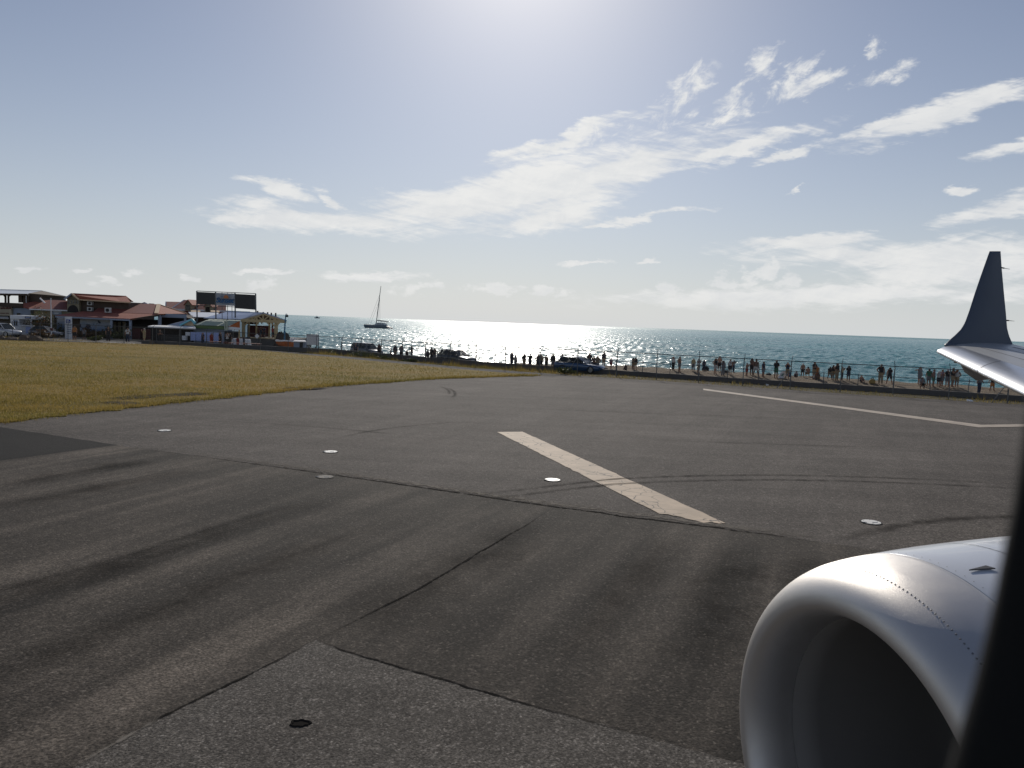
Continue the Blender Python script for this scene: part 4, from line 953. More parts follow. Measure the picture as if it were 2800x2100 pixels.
for k in range(6): block('small_lettering', 607+k*3.4, 609+k*3.4, 829.2, 830.6, D-.17, .02, M_BLT, h)

# 6 -- timber pavilion
D = 111; h = house('timber_pavilion', 700, D, 'open yellow timber pavilion with trussed gable and blue grey metal roof', 'pavilion')
MB().slab([P3(556, 869.5, D+9), P3(661, 873, D-.4), P3(720.5, 856.5, D-.4), P3(620, 852.5, D+10)], .12).build('roof', M_BLUER, h)
MB().slab([P3(783.5, 877.5, D-.4), P3(720.5, 856.5, D-.4), P3(620, 852.5, D+10), P3(690, 868, D+11)], .12).build('roof', M_BLUER, h)
MB().slab([P3(665, 875.5, D-.1), P3(775, 878, D-.1), P3(720, 860, D-.1)], .05).build('gable_boards', mat('brown_soffit_boards', (.22, .13, .07), .8, var=.2), h)
def beam(p, q, w, DD=D-.3, name='truss_beam', m=M_TIMB): MB().beam(P3(*p, DD), P3(*q, DD), w).build(name, m, h)
beam((660, 876.5), (782, 879.5), .42, name='tie_beam'); beam((661, 875), (720.5, 858.6), .26, D-.25, 'rafter'); beam((782.5, 879), (720.5, 858.6), .26, D-.25, 'rafter')
for x, y in ((720, 861), (702.5, 865.5), (739, 865.5), (690, 868), (753, 869.5)): beam((x, y), (x, 877.5), .20, D-.36, 'king_post')
for p, q in (((720, 876), (706, 865)), ((720, 876), (735, 865)), ((690, 876), (703, 866)), ((756, 877), (739, 867))): beam(p, q, .15, D-.42)
for x, w, DD, y1 in ((664, 6, D-.3, 930), (700, 3.2, D+3, 930), (680, 2.6, D+6, 930), (752, 5, D-.3, 930), (736, 4.5, D+4, 930), (757, 3, D+5, 930)): block('column', x-w/2, x+w/2, 878.5, y1, DD, .3, M_TIMB, h, low=GB)
for p, q in (((667, 891), (679, 880)), ((766, 881), (756, 891)), ((749, 891), (740, 880)), ((738, 890), (730, 881)), ((700, 889), (707, 881))): beam(p, q, .17, D-.3, 'brace')
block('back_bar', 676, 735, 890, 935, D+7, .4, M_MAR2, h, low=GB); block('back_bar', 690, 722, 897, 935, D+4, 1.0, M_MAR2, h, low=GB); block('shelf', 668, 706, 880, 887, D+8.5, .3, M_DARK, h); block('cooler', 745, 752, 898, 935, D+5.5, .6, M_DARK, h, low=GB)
for x in (676, 690, 712): MB().slab([P3(x, 881, D+7), P3(x+7, 881, D+7), P3(x+4.5, 887, D+7)], .03).build('hanging_flag', M_CLOTH, h)
block('deck', 640, 790, 926, 960, D-3, 12, M_CONCD, h, low=-2.6); block('deck_edge', 684, 790, 923.8, 926.2, D-3.2, .35, M_TIMB, h)
D2 = 126; h2 = house('dark_roof_bar', 700, D2, 'dark roofed bar with a row of timber posts behind the yellow pavilion')
MB().slab([P3(640, 862, D2), P3(763, 868, D2), P3(757, 864, D2+5), P3(660, 851, D2+5)], .3).build('roof', M_BROWN, h2)
for x, y in ((703.5, 850), (719, 853), (731, 853.5), (741, 855), (753, 855.5)): block('roof_post', x-1.4, x+1.4, y, 875, D2+1, .3, M_BROWN, h2)
block('post', 742, 746, 864, 935, D2+1, .3, M_BROWN, h2, low=-1.0); block('post', 665, 669, 864, 935, D2+1, .3, M_BROWN, h2, low=GB)

# 7 -- green kiosk
D = 107; h = house('green_kiosk', 590, D, 'green boarded kiosk with pale corrugated roof and orange gable panel', 'kiosk')
rows = []
for k in range(61):
    t = k/60; w = .04*math.cos(k*math.pi); p = np.array(P3(529+(622-529)*t, 888.5+(892-888.5)*t, D-.8)); q = np.array(P3(574+(660-574)*t, 872.5+4*t, D+3.4)); rows.append([p+UP*w, q+UP*w])
MB().grid(rows).build('roof', M_GREENR, h); block('fascia', 528, 612, 889, 899, D-.6, .15, M_GREEN, h); block('wall', 531, 612, 898, 935, D, 3.2, M_GREYB, h, low=GB)
MB().slab([P3(624, 893, D-.3), P3(655, 896, D-.3), P3(655, 878.5, D-.3), P3(652, 879, D-.3)], .12, d=(0, -1, 0)).build('gable_panel', M_ORANGE, h)
block('panel', 623, 655, 895.5, 902, D-.5, .1, M_CLOTH, h); block('counter_front', 612.5, 655, 906, 935, D+.3, .3, M_DARK, h, low=GB)
for x0, y0 in ((613, 877), (618.5, 878)): block('carved_post', x0, x0+3, y0, 904, D-.9, .2, M_GREENR, h)
block('corner_post', 652, 655, 900, 935, D-.2, .2, M_TIMB, h, low=GB)
h = house('banner_fence', 560, 102, 'temporary fence hung with blue and white banners below the green kiosk', 'fence')
for k, x0 in enumerate((521, 536, 551, 566, 584)): block('banner', x0, x0+13.5, 908+k*.4, 931+k*.5, 102+.1*(k % 2), .05, M_BANNER, h)
for x0 in (520, 535, 550, 565, 583, 598): block('post', x0-.5, x0+.5, 907, 938, 102.3, .08, M_STEEL, h, low=GB)
# 8 -- kiosk with teal trimmed gable
D = 106; h = house('teal_gable_kiosk', 500, D, 'snack kiosk with teal roof trim, peach gable and long white canopy', 'kiosk')
MB().slab([P3(496, 888.5, D), P3(529, 891.5, D), P3(525, 875.5, D)], .15, d=(0, -1, 0)).build('gable', M_PEACH, h)
MB().slab([P3(456, 889, D+2), P3(492, 889.5, D-.4), P3(524, 873, D-.4), P3(521, 872.5, D+3)], .1).build('roof', M_GREYB, h)
MB().beam(P3(492, 889.5, D-.4), P3(524.5, 873, D-.4), .3, .2).build('roof_trim', M_TEAL, h); MB().beam(P3(524.5, 873, D-.4), P3(534, 884, D-.4), .34, .3).build('roof_trim', M_TEAL, h)
MB().slab([P3(404, 891.5, D-2.6), P3(535, 897, D-2.6), P3(533, 891.5, D), P3(420, 889, D)], .16).build('canopy', M_CLOTH, h)
for x in (428, 449, 494, 530): block('post', x-.6, x+.6, 893, 938, D-2.3, .1, M_STEEL, h, low=GB)
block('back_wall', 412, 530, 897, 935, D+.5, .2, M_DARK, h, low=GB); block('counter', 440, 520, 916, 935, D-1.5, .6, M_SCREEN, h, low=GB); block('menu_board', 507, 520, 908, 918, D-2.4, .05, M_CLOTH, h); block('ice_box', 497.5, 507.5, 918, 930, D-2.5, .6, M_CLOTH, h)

# street furniture round the bars
def thing(name, label, cat, px, D, group=None): 
    p = atY(px, 930, D); return empty(name, (p[0], D, g_at(p[0], D)), label=label, cat=cat, group=group)
t = thing('lamp_post', 'tall blue lamp post with hooded lantern beside the pavilion', 'lamp post', 778, 104)
MB().tube([P3(777.5, 958, 104), P3(778.5, 900, 104), P3(781, 862, 104)], [.12, .10, .06], 10).build('pole', M_BLUEP, t)
MB().tube([P3(781, 862, 104), P3(781.5, 858.8, 104), P3(784, 858.2, 104), P3(785, 861, 104)], .045, 6).build('arm', M_BLUEP, t); MB().tube([P3(785, 860.5, 104), P3(785, 863, 104), P3(785, 867, 104)], [.08, .18, .15], 10).build('lantern', M_SCREEN, t)
t = thing('white_pole', 'slim white flag pole standing before the red roofed house', 'pole', 140, 101)
MB().tube([P3(140.5, 916, 101), P3(139, 816, 101)], [.075, .05], 8).build('pole', M_WHITEW, t); MB().tube([P3(141, 897, 100.9), P3(141, 904, 100.9)], .17, 8).build('band', M_MAR2, t); MB().tube([P3(139, 816, 101), P3(139, 815, 101)], [.09, .03], 8).build('cap', M_WHITEW, t)
t = thing('info_totem', 'tall white signboard with blue square and rows of lines', 'sign', 187, 100)
a, b_, c, d_ = pb(181, 195, 866, 918, 100); MB().box(a, b_, 100, 100.2, -.42, d_).build('board', M_WHITEW, t); block('post', 177.5, 179.5, 866, 935, 99.9, .15, M_WHITEW, t, low=GB)
block('blue_square', 180.5, 192, 873.5, 883, 99.95, .04, mat('sign_blue', (.03, .06, .28), .6), t)
for a_, b2, c2, d2 in ((182.5, 184, 875, 881.5), (185.5, 187, 875, 881.5), (182.5, 187, 880, 881.5), (189, 190, 879, 881)): block('letter', a_, b2, c2, d2, 99.9, .03, M_WHITEW, t)
for k in range(5): block('text_line', 183, 194, 888.5+k*5.5, 891+k*5.5, 99.96, .03, M_GREYB, t)
t = thing('notice_board', 'large blank white board on splayed legs against the sea', 'sign board', 855, 90)
block('board', 838.5, 870, 915, 943, 90, .08, M_CLOTH, t); MB().tube([P3(839.5, 913.5, 90.1), P3(839, 956, 90.1)], .06, 6).build('leg', M_STEEL, t); MB().tube([P3(871, 915.5, 90.1), P3(871, 956, 90.1)], .05, 6).build('leg', M_STEEL, t)
MB().tube([P3(839.5, 943, 90.2), P3(852, 956, 90.2)], .06, 6).build('brace', M_STEEL, t); MB().tube([P3(868, 943, 90.2), P3(859, 956, 90.2)], .06, 6).build('brace', M_STEEL, t); MB().tube([P3(838, 914, 90.1), P3(872, 916, 90.1)], .05, 6).build('top_rail', M_STEEL, t)
t = thing('storage_box', 'pale storage box with lid left of the white notice board', 'box', 820, 92)
block('body', 803, 835, 933, 956, 92, 1.2, M_GREYB, t); MB().slab([P3(801, 933.5, 91.8), P3(837, 934, 91.8), P3(834, 929.5, 93.4), P3(806, 929, 93.4)], .08).build('lid', M_CLOTH, t); block('door', 819, 828, 936, 953, 91.95, .05, M_SCREEN, t)
MB().tube([P3(803, 930, 91.9), P3(806.5, 925, 91.9)], .03, 5).build('handle', M_STEEL, t)
t = thing('diamond_sign', 'white diamond shaped sign on the deck rail', 'sign', 703, 106.5)
MB().slab([P3(703, 912.5, 106.5), P3(709.5, 919.5, 106.5), P3(703, 926, 106.5), P3(696.5, 919, 106.5)], .06).build('plate', M_CLOTH, t); MB().tube([P3(703, 922, 106.6), P3(703, 936, 106.6)], .04, 6).build('post', M_STEEL, t)
t = thing('sand_heap', 'mound of dark seaweed and netting right of the pavilion', 'heap', 772, 108)
rows = []
for k, (f, zf) in enumerate(((1.0, 0), (.85, .5), (.55, .85), (.2, 1.0))): rows.append([(t.location.x+1.3*f*math.cos(a)*(1+.15*math.sin(3*a+k)), 108+1.1*f*math.sin(a), -.42+2.1*zf*(1+.12*math.sin(5*a+k))) for a in np.linspace(0, 2*math.pi, 15)])
MB().grid(rows).build('mound', M_BROWN, t, smooth=True)
for px0, D0, lb in ((790, 103, 'orange and white rigid dinghy left of the storage box'),):
    t = thing('dinghy', lb, 'boat', px0, D0); hull = []
    for s, w, zb in ((-1, .05, .55), (-.8, .5, .2), (-.2, .8, .05), (.6, .8, .05), (1, .7, .1)): hull.append([(t.location.x+s*1.7, D0+y*w, -.1+zz_) for y, zz_ in ((-1, .75), (-.9, .4), (-.4, zb), (.4, zb), (.9, .4), (1, .75))])
    MB().grid(hull).build('hull', M_ORANGE, t, smooth=True); MB().tube([(t.location.x-1.7, D0-.1, .7), (t.location.x-1.2, D0-.6, .7), (t.location.x+1.7, D0-.75, .68)], .13, 8).build('tube', M_CLOTH, t); MB().box(t.location.x+.2, t.location.x+.9, D0-.3, D0+.3, .2, 1.1).build('console', M_CLOTH, t); MB().tube([(t.location.x+1.0, D0, .9), (t.location.x+1.0, D0, 1.0)], [.2, .2], 10).build('wheel', M_SCREEN, t)
# stacked barrels with white cloths in front of the pavilion
for k, x0 in enumerate((634, 648, 661, 671)):
    t = thing('draped_table', ['white draped drum at the left end of the row', 'white draped drum second from the left', 'white draped drum third from the left', 'white draped drum at the right end of the row'][k]+' before the pavilion', 'table', x0+5, 101.5, 'draped drums before the pavilion')
    x = t.location.x; b = MB(); rr2 = []
    for r, z in ((.01, 1.02), (.40, 1.0), (.43, .95), (.44, .6), (.50, .25), (.52, .22)): rr2.append([(x+r*(1+.05*math.sin(7*a)*(z < .9))*math.cos(a), 101.5+r*(1+.05*math.sin(7*a)*(z < .9))*math.sin(a), t.location.z+z) for a in np.linspace(0, 2*math.pi, 29)])
    b.grid(rr2).build('cloth', M_CLOTH, t, smooth=True); b = MB().tube([(x, 101.5, t.location.z), (x, 101.5, t.location.z+.95)], .36, 14).build('drum', M_GREYB, t)
def picnic(px, D, label):
    t = thing('picnic_table', label, 'picnic table', px, D, 'picnic tables by the fence'); x, y, z = t.location
    for k in range(5): MB().box(x-1.1, x+1.1, y-.38+k*.16, y-.24+k*.16, z+.72, z+.76).build('plank', M_REDW, t)
    for s in (-1, 1):
        for k in range(2): MB().box(x-1.1, x+1.1, y+s*.72-.15+k*.16, y+s*.72-.01+k*.16, z+.42, z+.46).build('seat_plank', M_REDW, t)
    for s in (-1, 1):
        MB().beam((x+s*.8, y-.72, z+.40), (x+s*.8, y+.72, z+.40), .05, .1).build('cross_bar', M_REDW, t)
        for q in (-1, 1): MB().beam((x+s*.8, y+q*.7, z), (x+s*.8, y+q*.25, z+.72), .09, .05).build('leg', M_REDW, t)
M_REDW = matb('red_stained_planks', (.20, .08, .055), .7, var=.3, scale=2)
for px, D, lb in ((597, 95, 'red picnic table at the left of the pair by the fence'), (650, 95.4, 'red picnic table with longer bench at the right of the pair'), (690, 96.5, 'red picnic table nearest the timber pavilion')): picnic(px, D, lb)
# boulders along the lawn
M_ROCK = matb('brown_boulder', (.10, .075, .055), .95, var=.35, scale=1.5, bump=.03)
for k, (px, rx, rz_, lb) in enumerate(((2, .6, .55, 'brown boulder at the left edge of the picture'), (29, .85, .42, 'long flat brown boulder second from the left'), (66, .55, .72, 'upright brown boulder below the white kiosk'), (96, .75, .68, 'largest round brown boulder at the right of the row'), (110, .4, .35, 'small brown boulder against the largest one'), (416, .4, .5, 'dark pointed boulder left of the dark clothed man'))):
    Dk = 91.0+.3*(k % 2) if px < 300 else 94.6; t = thing('boulder', lb, 'boulder', px, Dk, 'boulders at the lawn edge'); t.location.z = -.05; r = np.random.default_rng(k); rows = []
    ph = r.uniform(0, 6, 6)
    for f, zf in ((1.0, -.1), (1.02, .2), (.85, .65), (.5, .93), (.02, 1.0)): rows.append([(rx*f*math.cos(a)*(1+.14*math.sin(2*a+ph[0])+.08*math.sin(5*a+ph[1]+zf*3)), rx*.8*f*math.sin(a), rz_*zf*(1+.1*math.sin(3*a+ph[2]))) for a in np.linspace(0, 2*math.pi, 17)])
    MB().grid(rows).build('stone', M_ROCK, t, world=False, smooth=False)
# pale pavement beyond the lawn
b = MB().grid([[(x, Yf(x)+1.2, terr(x, 1.2)+.03), (x, Yf(x)+4.2, terr(x, 4.2)+.03)] for x in np.linspace(-120, -36, 30)]); tag(b.build('pavement', M_CONC, None), kind='structure')
b = MB()
rows = [[(x, Yf(x)+9.8, terr(x, 9)-.05), (x, Yf(x)+9.8, terr(x, 9)+.14), (x, Yf(x)+10.1, terr(x, 9)+.14), (x, Yf(x)+10.1, terr(x, 9)-.05)] for x in np.linspace(-120, -30, 40)]
tag(b.grid(rows).build('kerb', M_CONC, None), kind='structure')
# planting
for px, D, rx, rz_, m, lb, nm in ((118, 106, 2.2, 3.4, M_LEAFR, 'reddish leaved small tree between kiosk and white pole', 'small_tree'), (100, 107, 1.5, 4.2, M_LEAF, 'dark green small tree beside the white kiosk', 'small_tree'), (133, 107.5, 1.6, 3.0, M_LEAF, 'green shrub just left of the white pole', 'bush'),
                                  (240, 106.5, 1.5, 1.0, M_LEAFR, 'brownish hedge bush below the mural, left one', 'bush'), (268, 106.5, 1.6, 1.1, M_LEAFR, 'brownish hedge bush below the mural, middle one', 'bush'), (294, 106, 1.4, 1.6, M_LEAF, 'dark green bush at the right end of the mural', 'bush'), (330, 105, 1.4, 1.3, M_LEAF, 'dark potted greenery before the open front', 'bush'), (258, 96.5, .8, .6, M_LEAF, 'low dark shrub at the lawn edge right of the pavement walker', 'bush'), (118, 100.5, 1.3, .9, M_LEAFR, 'low brown bush in front of the grey car', 'bush')):
    x = atY(px, 930, D)[0]; bush(x, D, g_at(x, D), rx, rz_, lb, m, n=700, leaf=.16, name=nm, cat='tree' if nm == 'small_tree' else 'bush')

# ------------------------------------------------------------------ people
C_ = dict(K=(.02, .02, .022), N=(.025, .035, .07), W=(.62, .61, .58), G=(.20, .20, .21), T=(.33, .25, .15), R=(.28, .03, .025), E=(.04, .16, .09), O=(.45, .18, .05), Y=(.45, .38, .20), B=(.08, .14, .30), P=(.30, .20, .22))
CN = dict(K='black', N='navy', W='white', G='grey', T='tan', R='red', E='green', O='orange', Y='cream', B='blue', P='pink')
SKIN = [mat('skin_%d' % i, c, .55, var=.08) for i, c in enumerate(((.42, .24, .16), (.30, .16, .10), (.16, .085, .055)))]
HAIR = [mat('hair_%d' % i, c, .7) for i, c in enumerate(((.02, .014, .01), (.06, .035, .02), (.22, .15, .07)))]
ARMS = {'down': [(.24, .02, 1.14), (.25, -.05, .90), (.25, -.08, .81)], 'hips': [(.37, .07, 1.17), (.20, -.05, 1.0), (.14, -.09, .98)], 'phone': [(.23, -.12, 1.19), (.08, -.27, 1.46), (.05, -.30, 1.54)],
        'up': [(.30, 0, 1.56), (.31, -.02, 1.80), (.30, -.02, 1.90)], 'visor': [(.38, -.05, 1.50), (.15, -.12, 1.63), (.07, -.13, 1.66)], 'cross': [(.25, -.05, 1.15), (.06, -.18, 1.16), (-.04, -.2, 1.18)],
        'point': [(.42, -.03, 1.36), (.66, -.05, 1.34), (.75, -.05, 1.33)], 'out': [(.36, 0, 1.20), (.50, -.04, 1.0), (.55, -.06, .93)], 'knees': [(.24, -.12, 1.12), (.15, -.36, 1.12), (.12, -.43, 1.14)]}
PAIR = {'wave': ('up', 'down'), 'shade': ('visor', 'down'), 'point': ('point', 'down'), 'phone1': ('phone', 'down'), 'hip1': ('hips', 'down')}
WORDS = {'down': 'arms hanging', 'hips': 'hands on hips', 'phone': 'both hands raised holding a phone', 'wave': 'one arm raised', 'shade': 'one hand to the brow', 'cross': 'arms folded', 'point': 'one arm stretched out', 'out': 'arms held out', 'phone1': 'one hand at the face', 'hip1': 'one hand on the hip', 'knees': 'arms round the knees'}
pending = []
def person(x, y, z, h, yaw, arms, legs, top, bottom, label, group, sleeve=True, skin=0, hair=0, long=False, hat=None):
    dz, lean = (-.79, .10) if legs == 'sit' else ((-.50, .16) if legs == 'crouch' else (0, .02 if legs != 'bend' else .45))
    def ub(p):  # upper body lean + drop
        a = lean; zz_ = p[2]-.93; return (p[0], p[1]*math.cos(a)-zz_*math.sin(a), .93+dz+zz_*math.cos(a)+p[1]*math.sin(a)*.2)
    J = [('pel', (0, 0, .93+dz), .125), ('wai', ub((0, 0, 1.09)), .112), ('che', ub((0, 0, 1.29)), .128), ('nec', ub((0, 0, 1.455)), .05), ('hea', ub((0, -.015, 1.555)), .088), ('top', ub((0, .005, 1.655)), .07)]
    E = [('pel', 'wai', 'torso'), ('wai', 'che', 'torso'), ('che', 'nec', 'neck'), ('nec', 'hea', 'head'), ('hea', 'top', 'head')]
    al, ar = PAIR.get(arms, (arms, arms))
    for s, a in ((-1, al), (1, ar)):
        if s*1 == 1 and False: pass
        q = ARMS[a]; n = 'l' if s < 0 else 'r'
        J += [('sho'+n, ub((s*.165, 0, 1.385)), .062)]+[(k+n, ub((s*p[0], p[1], p[2])), r) for k, p, r in zip(('elb', 'wri', 'han'), q, (.044, .032, .036))]
        E += [('che', 'sho'+n, 'torso'), ('sho'+n, 'elb'+n, 'uarm'), ('elb'+n, 'wri'+n, 'farm'), ('wri'+n, 'han'+n, 'hand')]
        if legs == 'sit': L = [(s*.10, -.05, .13), (s*.15, -.40, .44), (s*.12, -.56, .08), (s*.13, -.70, .04)]
        elif legs == 'crouch': L = [(s*.10, -.02, .40), (s*.20, -.36, .50), (s*.16, -.10, .07), (s*.18, -.24, .035)]
        elif legs == 'wide': L = [(s*.09, 0, .87), (s*.18, -.01, .47), (s*.27, .01, .07), (s*.31, -.13, .035)]
        elif legs == 'walk': L = [(s*.085, 0, .87), (s*.10, -.12 if s > 0 else .02, .48), (s*.10, -.20 if s > 0 else .30, .08), (s*.11, -.36 if s > 0 else .17, .035)]
        else: L = [(s*.085, 0, .87), (s*.105, -.015, .47), (s*.115, .015, .07), (s*.14, -.12, .035)]
        J += [(k+n, p, r) for k, p, r in zip(('hip', 'kne', 'ank', 'toe'), L, (.088, .056, .040, .038))]
        E += [('pel', 'hip'+n, 'pelvis'), ('hip'+n, 'kne'+n, 'thigh'), ('kne'+n, 'ank'+n, 'shin'), ('ank'+n, 'toe'+n, 'foot')]
    names = [j[0] for j in J]; k = h/1.72
    me = bpy.data.meshes.new('body'); me.from_pydata([tuple(c*k for c in j[1]) for j in J], [(names.index(a), names.index(b_)) for a, b_, _ in E], [])
    o = bpy.data.objects.new('body', me); col.objects.link(o)
    sk = o.modifiers.new('s', 'SKIN'); ss = o.modifiers.new('u', 'SUBSURF'); ss.levels = 2; ss.render_levels = 2
    if not me.skin_vertices: me.skin_vertices.new() if hasattr(me.skin_vertices, 'new') else None
    for i, j in enumerate(J):
        r = j[2]*k; d_ = me.skin_vertices[0].data[i]; d_.radius = (r*1.28, r*1.28) if j[0] not in ('pel', 'wai', 'che') else (r*1.42, r*1.1); d_.use_root = (i == 0)
    root = empty('person', (x, y, z), yaw, label, 'person', group)
    pending.append((o, root, J, E, k, top, bottom, sleeve, skin, hair, long, hat, h))
def finish_people():
    bpy.context.view_layer.update(); dg = bpy.context.evaluated_depsgraph_get()
    for (o, root, J, E, k, top, bottom, sleeve, skin, hair, long, hat, h) in pending:
        me = bpy.data.meshes.new_from_object(o.evaluated_get(dg)); old = o.data; bpy.data.objects.remove(o); 
        nv = len(me.vertices); V = np.empty(nv*3); me.vertices.foreach_get('co', V); V = V.reshape(-1, 3); Nn = np.empty(nv*3); me.vertices.foreach_get('normal', Nn); Nn = Nn.reshape(-1, 3)
        D_ = {j[0]: (np.array(j[1])*k, j[2]*k) for j in J}; best = np.full(nv, 9.); lab = np.zeros(nv, int); tpar = np.zeros(nv)
        for ei, (a, b_, nm) in enumerate(E):
            pa, pb_ = D_[a][0], D_[b_][0]; ab = pb_-pa; t = np.clip(((V-pa)@ab)/(ab@ab), 0, 1); d_ = np.linalg.norm(V-pa-t[:, None]*ab, axis=1)-(D_[a][1]*(1-t)+D_[b_][1]*t)
            m_ = d_ < best; best[m_] = d_[m_]; lab[m_] = ei; tpar[m_] = t[m_]
        kinds = np.array([e[2] for e in E])[lab]
        me.polygons.foreach_set('use_smooth', [True]*len(me.polygons)); me.materials.clear(); me.materials.append(SKIN[skin]); me.name = 'body'
        body = bpy.data.objects.new('body', me); col.objects.link(body); body.parent = root
        polys = [tuple(p.vertices) for p in me.polygons]
        def garment(name, maskv, grow, material):
            fs = [p for p in polys if sum(maskv[i] for i in p) >= len(p)-1]
            if not fs: return
            ids = sorted({i for f in fs for i in f}); mp = {i: n for n, i in enumerate(ids)}; W_ = V[ids]+Nn[ids]*grow
            gm = bpy.data.meshes.new(name); gm.from_pydata([tuple(p) for p in W_], [], [tuple(mp[i] for i in f) for f in fs]); gm.polygons.foreach_set('use_smooth', [True]*len(gm.polygons)); gm.materials.append(material)
            g = bpy.data.objects.new(name, gm); col.objects.link(g); g.parent = root; return g
        hc = D_['hea'][0]; up = D_['top'][0]-hc; up = up/np.linalg.norm(up); rel = V-hc; hv = rel@up
        hm = (kinds == 'head') & ((hv > .035*k) | ((rel[:, 1] > .02*k) & (hv > -.05*k)))
        garment('hair' if not hat else 'cap', hm, .012, HAIR[hair] if not hat else cm(C_[hat]))
        if top: garment('shirt', (kinds == 'torso') | ((kinds == 'uarm') & (tpar < .75) if sleeve else np.zeros(nv, bool)), .014, cm(C_[top], .85))
        if bottom:
            bm_ = (kinds == 'pelvis') | ((kinds == 'thigh') & ((tpar < .82) | long)) | ((kinds == 'torso') & (np.array([E[i][0] for i in lab]) == 'pel') & (tpar < .30))
            if long: bm_ |= (kinds == 'shin') & (tpar < .9)
            garment('trousers' if long else 'shorts', bm_, .02, cm(C_[bottom], .85))
ORD = ['first', 'second', 'third', 'fourth', 'fifth', 'sixth', 'seventh', 'eighth', 'ninth', 'tenth', 'eleventh', 'twelfth', 'thirteenth', 'fourteenth', 'fifteenth', 'sixteenth', 'seventeenth', 'eighteenth', 'nineteenth', 'twentieth']
def describe(top, bottom, arms, legs, long, where, hat=None):
    a = ('in %s top' % CN[top]) if top else 'bare chested'
    b_ = (' and %s %s' % (CN[bottom], 'trousers' if long else 'shorts')) if bottom else ''
    pose = {'sit': ' sitting', 'crouch': ' crouching', 'bend': ' bending', 'walk': ' walking'}.get(legs, '')
    return 'person %s%s%s, %s' % (a, b_, pose, where)
